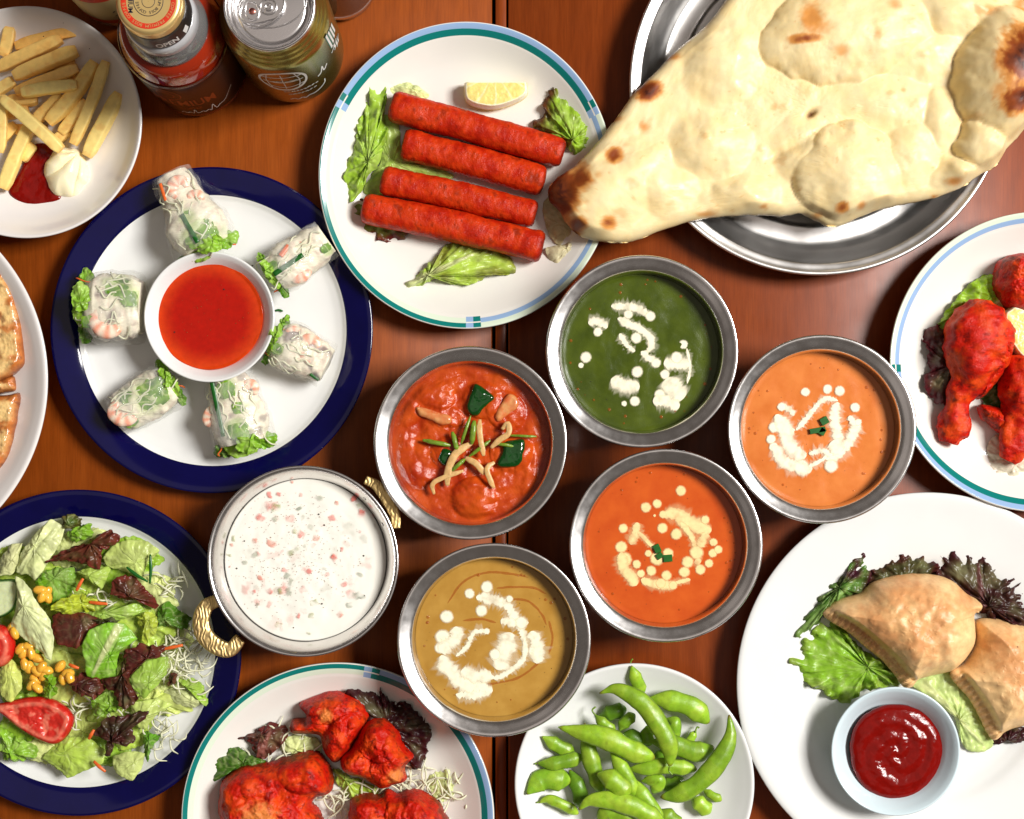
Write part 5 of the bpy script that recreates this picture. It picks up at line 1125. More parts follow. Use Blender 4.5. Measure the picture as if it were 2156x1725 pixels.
chicken([(1215, 470), (1330, 418), (1400, 450), (1460, 520), (1500, 620), (1555, 690), (1490, 765), (1505, 840), (1420, 880), (1330, 900), (1210, 835), (1085, 790), (1070, 700), (1140, 620)], 1.3, 1.9, 1.0, 'rounded red chicken piece against the purple lettuce',
        [(1330, 560, 150, 150, 0, .6), (1400, 760, 130, 120, 0, .4), (1180, 740, 110, 90, 20, .3)], 32, K7, [(1440, 790, 60)], group=G)
chicken([(252, 960), (285, 840), (400, 755), (560, 730), (720, 690), (870, 650), (960, 700), (1015, 820), (1000, 925), (900, 965), (880, 1000), (930, 1060), (960, 1180), (880, 1300), (600, 1350), (330, 1280), (260, 1100)], 1.2, 2.2, 1.3, 'large smooth red chicken piece at the left',
        [(430, 950, 230, 190, 20, .5), (850, 800, 190, 130, 10, .5), (560, 1120, 260, 160, 0, .4)], 33, K7, [(560, 1060, 130)], group=G, rough=.2)
chicken([(1130, 990), (1230, 935), (1330, 945), (1370, 905), (1440, 935), (1560, 905), (1680, 960), (1745, 1040), (1800, 1180), (1740, 1320), (1300, 1340), (1130, 1200)], 1.2, 2.0, 1.1, 'red chicken piece at the lower picture edge',
        [(1250, 1060, 130, 120, 0, .4), (1560, 1060, 190, 160, 0, .6)], 34, K7, group=G)

K6 = Crop(2440, 560, 440, 843)
leaf(K6([(375, 690), (430, 600), (550, 455), (690, 402), (760, 460), (760, 600), (620, 600), (500, 680), (430, 720)]), 1.25, lin(150, 190, 44), seed=41, ruff=.35, dome=.5, crinkle=.2, jit=.12, jf=3, rib=K6([(720, 560), (420, 680)]), label='bright green lettuce behind the front drumstick')
leaf(K6([(340, 690), (430, 690), (470, 850), (470, 1100), (400, 1110), (330, 1060), (296, 980), (330, 920), (322, 820), (295, 755)]), 1.4, lin(84, 40, 40), edge=lin(96, 30, 38), eamt=1., seed=42, ruff=.5, dome=.6, crinkle=.28, jit=.18, jf=3, center=K6.p(430, 900), label='dark red frilly lettuce left of the front drumstick')
leaf(K6([(620, 1000), (760, 860), (860, 830), (900, 1000), (800, 1150), (640, 1130)]), 1.05, DARK, seed=43, ruff=.3, dome=.3, label='dark green lettuce between the two drumsticks')
leaf(K6([(700, 430), (850, 560), (900, 700), (860, 860), (740, 800), (690, 600)]), 1.1, lin(70, 120, 30), seed=44, ruff=.3, dome=.3, label='green lettuce under the lemon wedge')
leaf(K6([(645, 1350), (700, 1270), (800, 1330), (900, 1440), (830, 1485), (690, 1488)]), 1.05, lin(236, 226, 204), seed=45, ruff=.2, dome=.3, crinkle=.08, jit=.06, mat=m_leafsoft, label='white onion scrap below the second drumstick', cat='onion', name='onion_scrap')
def drumstick(pts, rad, z, label, seed, flat=.8):
    path = [pc(*K6.p(x, y), zz) for (x, y), zz in zip(pts, z)]; n = 64; k = K6.k / S0
    V, F = tube(path, [r * k for r in rad], n, flat, 2.2, samples=110)
    V, F = push((V, F), .34, .55, seed, 2); V, F = push((V, F), .10, 1.6, seed + 2, 3)
    C = chicken_col(seed)(V[:, 0], V[:, 1], 0, V[:, 0], V[:, 1], V[:, 2])
    return mk('drumstick', (V, F), m_tandoori, None, C, label=label, cat='drumstick', group='red drumsticks beside the lemon wedge')
drumstick([(610, 545), (605, 640), (590, 800), (560, 930), (510, 1060), (475, 1170), (440, 1270), (430, 1310)], [60, 120, 146, 160, 168, 170, 152, 122, 92, 72, 64, 74, 90, 90, 50], [2.3, 2.4, 2.5, 2.4, 2.1, 1.9, 1.8, 1.7], 'red drumstick with its knuckle pointing down, in full view', 5)
k_ = chicken([(690, 700), (760, 740), (795, 770), (780, 880), (700, 1000), (620, 1080), (590, 1000), (640, 850)], 1.3, 2.1, .9, 'torn red meat flap on the side of the front drumstick', [(720, 830, 70, 110, 20, .4)], 46, K6, name='chicken_flap', cat='chicken')
drumstick([(900, 830), (860, 950), (830, 1080), (815, 1200), (790, 1300), (745, 1400)], [60, 130, 140, 130, 105, 90, 84, 76, 40], [2.0, 2.1, 2.0, 1.9, 1.8, 1.6], 'red drumstick cut off by the picture edge below the lemon', 7)
chicken([(610, 1110), (680, 1110), (760, 1150), (790, 1250), (720, 1260), (660, 1210), (620, 1180)], 1.2, 1.1, .7, 'small torn red chicken scrap between the drumsticks', [], 47, K6, name='chicken_scrap')
chicken([(702, 430), (735, 330), (800, 290), (900, 285), (1000, 340), (1020, 470), (960, 580), (850, 600), (760, 580), (710, 510)], 1.2, 2.6, 1.3, 'round red chicken piece above the lemon at the picture edge', [], 48, K6)
lemon(K6([(738, 625), (770, 590), (805, 575), (880, 620), (900, 760), (880, 860), (830, 850), (790, 800), (752, 740)]), 1.9, .9, 'lemon wedge tucked between the drumsticks', K6.p(900, 720), 2)

# ------------------------------------------------------------------ fried pastries
K8 = Crop(2060, 1380, 820, 1531)
leaf(K8([(1075, 330), (1130, 328), (1220, 308), (1290, 318), (1340, 370), (1430, 405), (1445, 450), (1525, 465), (1500, 500), (1570, 600), (1640, 640), (1600, 760), (1450, 700), (1340, 660), (1220, 560), (1080, 470)]), 1.2, lin(62, 34, 30), edge=lin(74, 26, 34), eamt=.8, seed=51, ruff=.6, dome=.5, crinkle=.3, jit=.22, jf=2.4,
     rib=K8([(1300, 640), (1280, 360)]), ribcol=lin(110, 70, 66), center=K8.p(1330, 600), label='large dark purple lettuce leaf behind the pastries')
leaf(K8([(715, 405), (770, 370), (840, 342), (940, 328), (1040, 360), (1090, 440), (1000, 520), (860, 540), (740, 560), (690, 520)]), 1.15, lin(70, 66, 34), edge=lin(86, 28, 34), eamt=.9, seed=52, ruff=.45, dome=.5, crinkle=.25, jit=.18, jf=2.6, center=K8.p(900, 490), label='red and green lettuce frill above the front pastry')
leaf(K8([(640, 330), (690, 322), (735, 350), (720, 460), (690, 550), (580, 600), (490, 660), (420, 720), (350, 775), (328, 745), (375, 650), (440, 560), (560, 450), (650, 430)]), 1.3, lin(74, 118, 40), edge=lin(78, 30, 44), eamt=1., seed=53, ruff=.45, dome=.5, crinkle=.12, jit=.16, jf=2.6, rib=K8([(340, 760), (680, 420)]), ribcol=lin(140, 176, 92),
     emask=lambda x, y, c: np.clip(ss(.0, 1.6, (x - c[0]) * .7 + (y - c[1]) * .7) + .25, 0, 1), label='folded green and purple lettuce leaf left of the front pastry')
leaf(K8([(330, 600), (385, 610), (380, 660), (330, 720), (300, 660)]), 1.2, PURP, seed=54, ruff=.2, dome=.3, label='tiny purple lettuce tip at the far left of the pastry plate', n=80)
leaf(K8([(330, 830), (400, 760), (470, 690), (570, 720), (650, 800), (780, 900), (900, 1010), (780, 1035), (700, 1050), (640, 1095), (560, 1115), (470, 1060), (360, 990), (285, 920)]), 1.2, lin(134, 180, 46), seed=55, ruff=.7, dome=.5, crinkle=.16, jit=.2, jf=3, edge=lin(150, 130, 70), eamt=.25, center=K8.p(700, 920), label='crinkled bright green lettuce leaf below the front pastry')
leaf(K8([(930, 1010), (1150, 950), (1260, 1100), (1340, 1260), (1372, 1340), (1310, 1372), (1215, 1345), (1160, 1180), (1060, 1060)]), 1.0, lin(196, 214, 136), seed=56, ruff=.2, dome=.35, crinkle=.14, jit=.08, jf=3, rib=K8([(1000, 1010), (1330, 1350)]), label='pale lettuce leaf between ketchup bowl and right pastry')
leaf(K8([(1370, 1320), (1450, 1250), (1560, 1240), (1580, 1290), (1490, 1325)]), 1.0, PURP, seed=57, ruff=.2, dome=.3, label='purple lettuce edge under the right pastry')
SA = lin(234, 194, 138)
def samosa(out, z, hh, w, label, seed, crimp, warm, cut=None):
    cp = spl(pcs(K8(crimp), z), 200, False); L = np.r_[0, np.cumsum(np.linalg.norm(np.diff(cp, axis=0), axis=1))]
    def near(x, y):
        P = np.c_[x, y]; best = np.full(len(P), 1e9); pos = np.zeros(len(P))
        for i in range(0, 200, 2):
            dd = np.hypot(x - cp[i, 0], y - cp[i, 1]); m = dd < best; best[m] = dd[m]; pos[m] = L[i]
        return best, pos
    def hf(x, y, d, u, v, t):
        e, pos = near(x, y); k = fbm(np.c_[x * .5, y * .5, x * 0 + seed], 3)
        h = hh * (1 - (1 - np.clip(d / w, 0, 1)) ** 2) ** .62 * (1 + .10 * k)
        m = ss(.75, .45, e); h = h * (1 - .62 * m) + m * (.36 + .10 * np.sin(pos * 2 * np.pi / .42))
        bl = fbm(np.c_[x * 2.6, y * 2.6, x * 0 + seed], 3)
        return h + (.06 * fbm(np.c_[x * .9, y * .9, x * 0 + 3], 2) + .025 * ss(.25, .6, bl)) * ss(0, .4, d)
    def col(x, y, d, u, v, h):
        e, pos = near(x, y); k = fbm(np.c_[x * .45, y * .45, x * 0 + seed], 3); k2 = fbm(np.c_[x * 2, y * 2, x * 0 + seed], 3)
        C = np.repeat(SA[None], len(x), 0) * (1 + .08 * k2)[:, None]
        wq = np.zeros(len(x))
        for (wx, wy, r) in warm:
            uu, vv = K8.p(wx, wy); wq = np.maximum(wq, ss(1.3, .2, np.hypot(u - uu, v - vv) / (r * K8.k) + .35 * k2 + .2 * k))
        C = mix(C, lin(204, 122, 62), wq * .62); C = mix(C, lin(226, 186, 128), np.clip(ss(.1, .6, -k) * .6, 0, 1))
        C = mix(C, lin(178, 96, 40), ss(.5, .1, e) * (.25 + .15 * np.sin(pos * 2 * np.pi / .42)))
        return mix(C, lin(84, 44, 20), ss(.78, .95, fbm(np.c_[x * 3.1, y * 3.1, x * 0 + 30 + seed], 2)) * .8)
    mound('samosa', K8(out), z, hf, m_samosa, col, 260, 100, (.02, 2.), seed=seed, zp=z + .8, base=.88, label=label, cat='samosa', group='fried triangular pastries')
samosa([(480, 652), (520, 605), (580, 572), (680, 540), (760, 480), (900, 443), (1060, 443), (1170, 478), (1240, 540), (1300, 575), (1328, 605), (1315, 640), (1285, 660), (1290, 780), (1245, 880), (1165, 952), (1060, 980), (990, 1000), (950, 1038), (905, 1035), (850, 962), (780, 885), (700, 822), (610, 745), (535, 700)], 1.5, 2.9, 2.6,
       'whole puffed triangular pastry with crimped edge above the ketchup bowl', 3, [(485, 660), (610, 735), (700, 810), (790, 890), (860, 965), (925, 1035)], [(900, 560, 200), (960, 760, 170), (760, 720, 200), (1200, 570, 90), (1080, 640, 120)])
samosa([(1290, 690), (1380, 675), (1480, 695), (1600, 740), (1740, 850), (1790, 1000), (1700, 1180), (1560, 1240), (1460, 1270), (1390, 1318), (1345, 1275), (1260, 1110), (1150, 972), (1235, 905), (1290, 810)], 1.2, 2.3, 2.4,
       'second triangular pastry cut off by the picture edge', 4, [(1150, 972), (1210, 1050), (1280, 1150), (1340, 1270), (1375, 1310)], [(1460, 900, 170), (1520, 1010, 150), (1400, 800, 120)])

# ------------------------------------------------------------------ soybean pods
KE = Crop(1430, 1840, 710, 2156)
def pod(pts, w, z, tone, label, seed, stem=None):
    n = len(pts); path = [pc(*KE.p(x, y), z + .25 * math.sin(math.pi * i / (n - 1))) for i, (x, y) in enumerate(pts)]
    if n == 2: path.insert(1, (path[0] + path[1]) / 2)
    pe, rxe, _ = PL['edamame']; hw = w * KE.k / S0 / 2
    for q in path:                                                    # lie on the plate's rising rim, not in it
        rq = math.hypot(q[0] - pe[0], q[1] - pe[1]) / rxe
        q[2] = max(q[2], np.interp(rq, [0, .52, .66, .8, .92, 1.], [.7, .72, .9, 1.3, 1.8, 2.05]) + hw * .5)
    r = w * KE.k / S0 / 2 * .98; m = 70; L = sum(np.linalg.norm(path[i + 1] - path[i]) for i in range(len(path) - 1)); nb = 3 if L > 4.6 else 2
    s = np.linspace(0, 1, m); env = (np.clip(s / .34, 0, 1) ** .8) * (np.clip((1 - s) / .2, 0, 1) ** .6)
    rad = r * 1.08 * (.05 + .95 * env) * (1 + .05 * np.cos(2 * np.pi * nb * (s - .5 / nb - .02)))
    N = 22; V, F = tube(path, rad, N, .56, 1.55, samples=m)
    t = s.repeat(N); a = np.tile(np.linspace(0, 2 * np.pi, N, endpoint=False), m); V, F = push((V, F), .05, .9, seed, 2)
    k = fbm(V * 1.1 + seed * 3, 3)
    C = np.repeat(mix(lin(146, 186, 44), lin(84, 134, 28), tone)[None], len(V), 0) * (1 + .16 * k)[:, None]
    C = mix(C, lin(168, 190, 60), np.clip(.6 * ss(.0, .6, k) + .35 * (np.cos(2 * np.pi * nb * (t - .5 / nb)) > .5), 0, .5) * (1 - tone))
    C = mix(C, lin(96, 122, 34), ss(.86, 1., np.abs(np.cos(a))) * .75)          # seam
    C = C * (1 + .14 * math.sin(seed * 2.7)); C = mix(C, lin(96, 84, 30), ss(.6, .85, fbm(V * 2.6 + seed, 2)) * .35)
    C = mix(C, lin(110, 76, 30), ss(.05, 0, t) * .85 + ss(.955, 1, t) * .85)
    o = mk('soybean_pod', (V, F), m_pod, None, C, label=label, cat='soybean pod', group='green soybean pods on the white plate')
    if stem:
        q = [pc(*KE.p(x, y), z + .1) for x, y in stem]
        mk('stem', tube(q, [.07, .05, .06], 8, samples=12), m_stem, o)
PODS = [([(1040, 85), (1085, 210), (1150, 350)], 105, 1.3, .2, 'pod standing up towards the deep orange bowl', [(1042, 95), (1046, 60), (1062, 40)]), ([(775, 335), (930, 300), (1130, 410), (1290, 610), (1375, 800), (1380, 965)], 158, 3.0, .12, 'longest pod arching over the heap', [(1380, 955), (1370, 995), (1400, 1030)]),
        ([(1170, 385), (1350, 395), (1550, 445), (1715, 590)], 165, 1.9, .2, 'fat curved pod right of the longest pod', None), ([(770, 530), (900, 495), (1010, 465)], 125, 1.2, .85, 'dark pod hidden behind the longest pod', None), ([(945, 655), (1010, 570), (1085, 510)], 95, 1.7, .45, 'small slim pod tucked under the longest pod', None),
        ([(735, 515), (800, 580), (915, 665)], 85, 1.9, .3, 'small pod with a curly stem, upper left', [(745, 525), (715, 480), (745, 450)]), ([(435, 625), (640, 670), (850, 725), (1030, 815), (1250, 890)], 175, 2.6, .0, 'broad yellow-green pod lying across the heap', [(445, 628), (425, 622)]), ([(283, 690), (400, 770), (570, 860)], 115, 1.3, .35, 'pointed pod at the far left', None),
        ([(245, 930), (400, 930), (650, 875)], 118, 1.5, .5, 'dark wavy pod below the pointed left pod', [(260, 930), (225, 938)]), ([(155, 1180), (270, 1085), (400, 1070), (530, 1090)], 178, 1.4, .5, 'fat dark pod nearest the left rim', None), ([(650, 590), (690, 830), (750, 1040), (800, 1190)], 138, 1.7, .2, 'long upright pod left of the centre', None),
        ([(865, 820), (930, 920), (1010, 1040), (1095, 1240)], 118, 2.3, .25, 'pod slanting down from below the broad pod', None), ([(755, 1020), (890, 1080), (1030, 1215)], 168, 2.6, .05, 'plump light pod in the middle', None), ([(1000, 985), (1180, 975), (1330, 955), (1610, 985)], 128, 2.1, .2, 'level pod under the tip of the longest pod', None),
        ([(1345, 545), (1420, 600), (1395, 725)], 115, 1.4, .5, 'short pod behind the arch of the longest pod', None), ([(1205, 745), (1400, 775), (1600, 835), (1755, 800)], 158, 1.8, .4, 'green pod right of the longest pod tip', None), ([(1600, 655), (1535, 760)], 60, 1.3, .2, 'pod end with a stem standing near the right pods', [(1595, 670), (1610, 625), (1630, 630)]),
        ([(1885, 520), (1893, 700), (1805, 895), (1650, 1075), (1480, 1185), (1300, 1225)], 160, 2.5, .3, 'long curved pod along the right rim', None), ([(1560, 1225), (1640, 1285), (1725, 1355)], 128, 1.2, .1, 'pale pod below the long right pod', None), ([(1650, 1150), (1740, 1205), (1815, 1248)], 70, 1.1, .15, 'thin pod tip pointing to the right rim', None),
        ([(260, 1265), (340, 1240), (470, 1290), (600, 1365)], 88, 1.4, .0, 'thin yellow pod at lower left', [(275, 1262), (240, 1268)]), ([(600, 1330), (700, 1250), (900, 1250), (1080, 1310), (1240, 1400), (1330, 1490)], 160, 2.5, .05, 'large arched pod at the lower edge', None), ([(770, 1470), (840, 1360), (970, 1360), (1070, 1470)], 158, 2.0, .25, 'arched pod cut off by the lower picture edge', None),
        ([(1030, 1030), (1130, 1180), (1240, 1330), (1300, 1480)], 118, 2.2, .3, 'slim pod slanting to the lower edge', None), ([(1280, 1330), (1360, 1390), (1470, 1480)], 138, 1.6, .25, 'rounded pod at the lower edge right of the slim pod', None), ([(1130, 1085), (1290, 1080), (1230, 1190)], 108, 1.8, .3, 'short bent pod below the level pod', None),
        ([(520, 990), (600, 1150), (630, 1320)], 130, 1.15, .8, 'dark pod deep in the heap at the left', None), ([(960, 690), (1080, 720), (1170, 810)], 135, 1.5, .8, 'dark pod deep under the broad pod', None), ([(1180, 610), (1195, 790)], 108, 1.8, .5, 'pod end between the longest and broad pods', None), ([(1260, 1100), (1400, 1120), (1500, 1060)], 120, 1.2, .7, 'dark pod deep under the level pod', None), ([(1230, 900), (1330, 870), (1420, 880)], 110, 1.3, .8, 'dark pod deep behind the longest pod tip', None)]
for i, (pts, w, z, tone, lab, stm) in enumerate(PODS): pod(pts, w, z, tone, lab, i + 1, stm)

# ------------------------------------------------------------------ glazed flatbread
KB = Crop(0, 660, 200, 431)
def glaze_col(seed):
    def f(x, y, d, u, v, h):
        k = fbm(np.c_[x * .55, y * .9, x * 0 + seed], 4); k2 = fbm(np.c_[x * 1.8, y * 1.8, x * 0 + seed], 3)
        C = np.repeat(lin(232, 194, 128)[None], len(x), 0) * (1 + .08 * k2)[:, None]
        C = mix(C, lin(186, 104, 42), np.clip(ss(-.1, .45, k) * .85 + ss(.6, .1, d) * .8, 0, .95)); return mix(C, lin(104, 46, 20), np.clip(ss(.25, .7, k2) * .6 + ss(.22, 0, d + .1 * k2) * .7, 0, .85))
    return f
def bread(pts, z, hh, label, seed):
    mound('flatbread_slice', KB(pts), z, lambda x, y, d, u, v, t: hh * np.sqrt(1 - (1 - np.clip(d / .5, 0, 1)) ** 2) + .14 * fbm(np.c_[x * .9, y * .9, x * 0 + seed], 4) * ss(0, .5, d), m_glaze, glaze_col(seed), 170, 60, (.05, 1.4), seed=seed, zp=z + hh, base=.94, label=label, cat='flatbread', group='glazed flatbread slices', fine=.04, finefreq=3)
bread([(-20, 190), (30, 235), (70, 310), (100, 420), (125, 540), (138, 660), (142, 770), (112, 812), (60, 850), (-30, 900), (-160, 940), (-330, 800), (-280, 400), (-160, 200)], 1.5, .9, 'large glazed flatbread slice nearest the fries plate', 1)
bread([(-100, 905), (20, 860), (80, 862), (88, 945), (20, 960), (-100, 980), (-200, 980)], 1.2, .8, 'narrow glazed flatbread strip between two larger slices', 2)
bread([(-150, 990), (20, 970), (106, 960), (98, 1080), (76, 1200), (52, 1310), (8, 1400), (-120, 1480), (-280, 1300), (-280, 1080)], 1.5, .9, 'glazed flatbread slice nearest the salad plate', 3)
# ------------------------------------------------------------------ green salad
KS = Crop(0, 1360, 720, 1316)
RED = lin(118, 50, 40); DKR = lin(82, 40, 36)
SB = 'salad leaves on the navy rimmed plate'
rr = random.Random(12)
# bed of pale leaves under the rest
bed = [(120, 420, 200, 130), (420, 330, 190, 110), (640, 400, 170, 120), (250, 560, 200, 120), (560, 560, 210, 140), (780, 560, 150, 110), (150, 760, 190, 150), (420, 780, 200, 140), (680, 760, 200, 140), (860, 820, 120, 120), (100, 1000, 170, 140), (330, 1000, 190, 140), (580, 1000, 200, 140), (800, 980, 150, 120), (150, 1200, 180, 130), (420, 1220, 180, 120), (640, 1220, 170, 130), (280, 1380, 160, 80), (560, 1380, 150, 90), (840, 1120, 140, 90)]
where = ['top', 'upper edge', 'upper right', 'upper left', 'upper middle', 'right', 'left', 'centre left', 'centre right', 'far right', 'lower left', 'lower centre left', 'lower centre', 'lower right', 'bottom left', 'bottom centre', 'bottom right', 'lowest left', 'lowest right', 'right rim']
for i, (x, y, a, b) in enumerate(bed):
    pts = [(x + a * math.cos(t) * (1 + .2 * math.sin(3 * t + i)), y + b * math.sin(t) * (1 + .2 * math.cos(2 * t + i))) for t in np.linspace(0, 2 * np.pi, 12, endpoint=False)]
    leaf(KS(pts), .85 + .35 * (i % 3), [lin(186, 212, 84), lin(220, 228, 152), lin(154, 194, 56), lin(208, 220, 122)][i % 4], seed=60 + i, ruff=.3, dome=.4, crinkle=.12, jit=.18, sharp=.6, fold=.12,
         label=f'pale lettuce leaf in the salad bed at the {where[i]} of the heap', mat=m_leafsoft if i % 3 == 0 else m_leaf, group=SB, n=110, rings=20)
LV = [([(80, 460), (105, 360), (190, 245), (265, 185), (335, 225), (315, 300), (265, 375), (185, 505), (145, 470)], 2.3, lin(222, 228, 170), None, 0, 'broad pale ribbed leaf at the upper left of the salad', 's'), ([(0, 385), (55, 312), (112, 308), (92, 420), (60, 470), (-10, 470)], 2.0, lin(218, 220, 164), None, 0, 'pale leaf cut off by the picture edge', 's'),
      ([(315, 180), (375, 158), (425, 185), (405, 232), (330, 235)], 2.2, lin(70, 100, 30), RED, .4, 'small dark curled leaf at the top of the salad', 'l'), ([(345, 262), (400, 218), (472, 206), (464, 280), (372, 304)], 2.1, lin(130, 176, 50), None, 0, 'small green leaf below the top curl', 'l'),
      ([(222, 412), (300, 358), (430, 305), (500, 268), (560, 236), (628, 276), (604, 315), (534, 342), (512, 436), (400, 408), (300, 396)], 2.5, lin(104, 66, 44), RED, 1., 'long brown-red leaf slanting near the top of the salad', 'l'), ([(528, 385), (580, 318), (660, 288), (760, 296), (825, 345), (765, 402), (724, 490), (620, 446), (540, 424)], 2.3, lin(196, 212, 120), None, 0, 'wide pale green leaf at the upper right of the salad', 's'),
      ([(395, 452), (480, 430), (565, 428), (545, 500), (520, 545), (430, 482)], 2.4, lin(178, 204, 92), None, 0, 'light green folded leaf below the brown-red leaf', 's'), ([(188, 502), (250, 440), (382, 428), (392, 520), (312, 604), (262, 644), (198, 602)], 2.2, lin(112, 164, 36), None, 0, 'curly green leaf beside the upper corn', 'l'),
      ([(265, 645), (330, 588), (420, 566), (494, 600), (484, 655), (362, 676)], 2.5, lin(190, 204, 60), None, 0, 'yellow-green frilly leaf left of the centre', 'l'), ([(585, 492), (640, 472), (702, 480), (744, 540), (806, 622), (792, 655), (718, 604), (640, 592), (572, 562)], 2.6, lin(84, 44, 32), RED, 1., 'dark red leaf right of the centre top', 'l'),
      ([(445, 672), (560, 640), (702, 614), (745, 660), (604, 704), (480, 714)], 2.6, lin(156, 190, 74), None, 0, 'green strip leaf above the bright green leaf', 's'), ([(262, 682), (330, 656), (440, 668), (536, 700), (484, 744), (444, 804), (400, 846), (300, 824), (268, 762)], 2.8, lin(96, 54, 44), RED, .9, 'large brown-red leaf left of the bright green leaf', 's'),
      ([(426, 832), (470, 748), (560, 712), (642, 718), (706, 802), (622, 852), (604, 904), (592, 1002), (510, 1014), (448, 992), (438, 902)], 3.0, lin(134, 190, 50), None, 0, 'smooth bright green leaf in the middle of the salad', 's'), ([(806, 640), (870, 608), (932, 660), (984, 690), (962, 744), (880, 734), (818, 734)], 2.0, lin(86, 134, 34), None, 0, 'dark green leaf at the right of the salad', 'l'),
      ([(698, 690), (760, 656), (814, 690), (802, 764), (742, 824), (712, 762)], 2.5, lin(182, 198, 70), None, 0, 'yellow-green leaf right of the bright green leaf', 'l'), ([(636, 862), (720, 828), (844, 842), (824, 892), (742, 914), (684, 964), (650, 1004), (638, 922)], 3.0, DKR, RED, .6, 'dark purple leaf right below the bright green leaf', 'l'),
      ([(668, 1000), (760, 898), (862, 896), (854, 984), (784, 1064), (742, 1106), (690, 1052)], 2.6, lin(160, 194, 78), None, 0, 'light green leaf with a pale rib at the right', 's'), ([(346, 1022), (420, 972), (522, 1006), (545, 1062), (482, 1104), (398, 1084)], 2.8, DKR, RED, .8, 'dark red curled leaf above the tomato wedge', 'l'),
      ([(526, 1012), (600, 996), (640, 896), (684, 1062), (724, 1094), (650, 1164), (588, 1084)], 3.0, lin(52, 34, 24), RED, .5, 'dark twisted leaf below the bright green leaf', 'l'), ([(465, 1132), (560, 1056), (614, 1110), (602, 1174), (500, 1196)], 2.6, lin(128, 170, 48), None, 0, 'small crinkled green leaf right of the tomato wedge', 'l'),
      ([(478, 1292), (550, 1198), (640, 1196), (764, 1164), (752, 1204), (682, 1224), (694, 1322), (650, 1354), (604, 1292), (572, 1406), (538, 1394), (552, 1302)], 2.8, lin(50, 34, 22), DKR, .8, 'dark branching leaf at the lower right of the salad', 'l'), ([(214, 1414), (320, 1306), (460, 1306), (545, 1370), (534, 1434), (420, 1484), (348, 1514), (278, 1452)], 2.0, lin(178, 204, 84), None, 0, 'wide light green leaf at the bottom of the salad', 's'),
      ([(576, 1404), (660, 1376), (744, 1388), (724, 1474), (682, 1526), (598, 1484)], 1.9, lin(202, 214, 134), None, 0, 'pale square leaf at the bottom of the salad', 's'), ([(-10, 1235), (80, 1288), (194, 1350), (184, 1414), (100, 1434), (20, 1424), (-10, 1350)], 2.0, lin(140, 186, 54), None, 0, 'green leaf below the tomato wedge', 'l'),
      ([(78, 478), (132, 506), (202, 618), (264, 700), (279, 800), (266, 914), (188, 852), (88, 772), (46, 742), (88, 600)], 3.1, lin(222, 228, 174), None, 0, 'long flat pale leaf strip lying over the corn', 's'), ([(-10, 962), (48, 898), (104, 948), (114, 1052), (60, 1124), (8, 1092)], 2.4, lin(206, 216, 116), None, 0, 'pale cupped leaf left of the corn', 's'),
      ([(836, 1072), (900, 1046), (1000, 1078), (1064, 1112), (1000, 1154), (900, 1144)], 1.5, lin(210, 216, 158), None, 0, 'pale leaf reaching towards the right rim', 's'), ([(676, 1132), (800, 1106), (884, 1142), (800, 1194), (742, 1266), (678, 1222)], 2.2, lin(196, 212, 118), None, 0, 'pale leaf right of the dark branching leaf', 's'),
      ([(745, 1272), (835, 1300), (772, 1364), (760, 1436), (738, 1382)], 1.8, lin(100, 156, 42), None, 0, 'small green leaf near the lower right rim', 'l'), ([(870, 980), (915, 975), (900, 1030), (860, 1045)], 2.3, DKR, RED, .7, 'small dark red scrap at the right of the salad', 'l'), ([(480, 700), (560, 690), (620, 705), (560, 730)], 2.9, lin(56, 50, 26), None, 0, 'narrow dark leaf above the bright green leaf', 'l'),
      ([(900, 1000), (990, 1000), (1050, 1040), (1060, 1140), (1030, 1090), (960, 1060)], 1.6, lin(150, 186, 60), None, 0, 'thin green leaf along the right rim', 'l'), ([(230, 985), (270, 980), (300, 1060), (260, 1105), (225, 1070)], 2.7, lin(122, 170, 40), None, 0, 'small upright green leaf right of the corn', 'l')]
for i, (pts, z, col, e, ea, lab, kind) in enumerate(LV):
    c_ = np.mean(pts, 0); p = np.array(pts) - c_; ax = np.linalg.svd(p)[2][0]; ln = np.abs(p @ ax).max() * .9
    rb_ = KS([tuple(c_ - ax * ln), tuple(c_ + ax * ln)])
    leaf(KS(pts), z, col, e, ea, rib=rb_ if i in (0, 12) else None, sharp=.75, fold=(0 if i in (12, 24) else .12), ruff=.35 if kind == 'l' else .16, dome=.45, crinkle=.14 if kind == 'l' else .07, jit=.14 if kind == 'l' else .05, jf=2.6, seed=90 + i, label=lab, mat=m_leaf if kind == 'l' else m_leafsoft, group=SB,
         tilt=(rr.uniform(-.22, .22), rr.uniform(-.22, .22)))
def tom_col(ctr, R):
    def f(x, y, d, u, v, h):
        k = fbm(np.c_[x * 1.6, y * 1.6, x * 0], 3); r = np.hypot(x - ctr[0], y - ctr[1])
        C = np.repeat(lin(200, 46, 36)[None], len(x), 0) * (1 + .15 * k)[:, None]
        C = mix(C, lin(230, 130, 104), np.clip(ss(.1, .5, k) * .7 + ss(.62, .4, d) * ss(.2, .35, d) * .6, 0, .85)); return mix(C, lin(196, 22, 16), ss(.2, .0, d))
    return f
to = KS([(-60, 1150), (0, 1135), (140, 1105), (260, 1118), (345, 1175), (366, 1235), (330, 1310), (270, 1350), (190, 1330), (80, 1265), (0, 1200)]); tc_ = pcs([KS.p(150, 1220)], 3)[0]
mound('tomato_wedge', to, 2.2, lambda x, y, d, u, v, t: .6 * np.sqrt(1 - (1 - np.clip(d / .35, 0, 1)) ** 2) - .12 * ss(.3, .9, d) + .06 * np.sin(x * 3 + y) * ss(.2, .8, d), m_tomato, tom_col(tc_, 2), 120, 40, zp=3., noise=.12, nfreq=1.3, label='red tomato wedge lying on the salad', cat='tomato', base=.85)
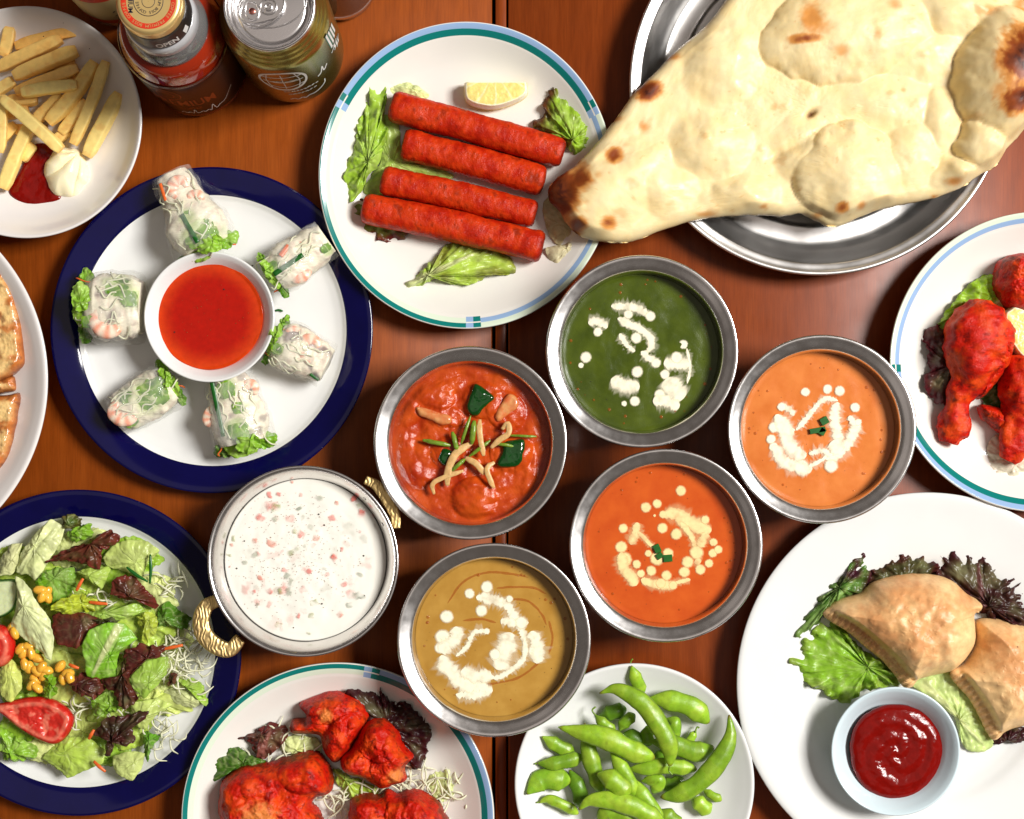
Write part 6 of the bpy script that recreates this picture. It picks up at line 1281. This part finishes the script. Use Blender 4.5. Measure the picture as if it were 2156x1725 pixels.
t2 = [(-25 + 92 * math.cos(t), 840 + 112 * math.sin(t)) for t in np.linspace(0, 2 * np.pi, 20, endpoint=False)]
mound('tomato_wedge', KS(t2), 2.6, lambda x, y, d, u, v, t: .8 * np.sqrt(1 - (1 - np.clip(d / .6, 0, 1)) ** 2), m_tomato, tom_col(tc_, 2), 90, 30, zp=3.2, noise=.06, label='tomato cut off by the picture edge beside the corn', cat='tomato', base=.85)
cuc = KS([(-80, 500), (0, 495), (80, 498), (94, 560), (70, 645), (0, 690), (-80, 690)])
mound('cucumber_slice', cuc, 2.3, lambda x, y, d, u, v, t: .35 * ss(0, .1, d), m_lemon, lambda x, y, d, u, v, h: mix(np.repeat(lin(206, 216, 168)[None], len(x), 0), lin(54, 104, 40), ss(.2, .08, d)), 90, 30, zp=2.6, noise=.04, label='pale cucumber slice with dark green skin at the picture edge', cat='cucumber')
CN = [(205, 548), (238, 556), (215, 582), (245, 585)], [(105, 850), (148, 838), (160, 872), (195, 898), (128, 930), (150, 945), (215, 945), (225, 985), (190, 965), (310, 940), (350, 975), (325, 1005), (360, 1000), (165, 1035), (190, 1050), (60, 745), (75, 770), (180, 1010), (240, 960), (122, 870)]
for gi, (grp, lab) in enumerate(zip(CN, ['yellow corn kernel in the small cluster at the upper left of the salad', 'yellow corn kernel in the loose cluster above the tomato wedge'])):
    for i, (x, y) in enumerate(grp):
        g1 = random.Random(i + 40 * gi); q = pc(*KS.p(x, y), 2.55 + g1.uniform(0, .35)); a = g1.uniform(0, 6.28); d = np.array([math.cos(a), math.sin(a), g1.uniform(-.3, .3)]) * .26
        mk('corn_kernel', push(tube([q - d, q - d * .3, q + d * .4, q + d], [.18, .40, .44, .38, .22], 14, .75, 2.4, samples=16), .03, 2, i, 2), m_corn, label=lab, cat='corn', group=lab.replace('yellow corn kernel', 'corn kernels'))
for i, (x, y, a, l, lab) in enumerate([(410, 520, 60, .9, 'short orange carrot strip below the light green folded leaf'), (505, 615, -5, 1.2, 'carrot strip right of the yellow-green frill'), (885, 842, 12, 1.4, 'carrot strip near the right rim of the salad'), (512, 1455, -40, 1.0, 'carrot strip on the light green bottom leaf'), (470, 1290, 60, .7, 'carrot strip beside the dark branching leaf'), (380, 940, -20, .7, 'carrot strip right of the corn')]):
    q = pc(*KS.p(x, y), 2.75); d = np.array([math.cos(math.radians(a)), math.sin(math.radians(a)), .1]) * l / 2
    mk('carrot_strip', tube([q - d, q + [0, 0, .08], q + d], [.09, .12, .08], 8, .6, 3, samples=12), m_carrot, label=lab, cat='carrot')
shreds('shredded_cabbage', [(860, 520), (900, 720), (980, 860), (1000, 960), (900, 980), (830, 1230), (640, 1200), (400, 1200), (560, 600), (860, 1300), (480, 540), (700, 920), (1010, 900), (880, 800)], 1.6, 190, KS, 'thin pale cabbage shreds along the right side of the salad', 8, 50, 1.4, w=.055)
for i, (pts, lab) in enumerate([([(772, 365), (775, 440), (770, 515)], 'upright thin green cucumber stick at the upper right of the salad'), ([(650, 430), (700, 470), (760, 505)], 'slanting thin green cucumber stick beside the upright one')]):
    mk('cucumber_stick', tube([pc(*KS.p(x, y), 2.9) for x, y in pts], [.06, .12, .1, .06], 8, .6, 3, samples=14), m_chive, label=lab, cat='cucumber')
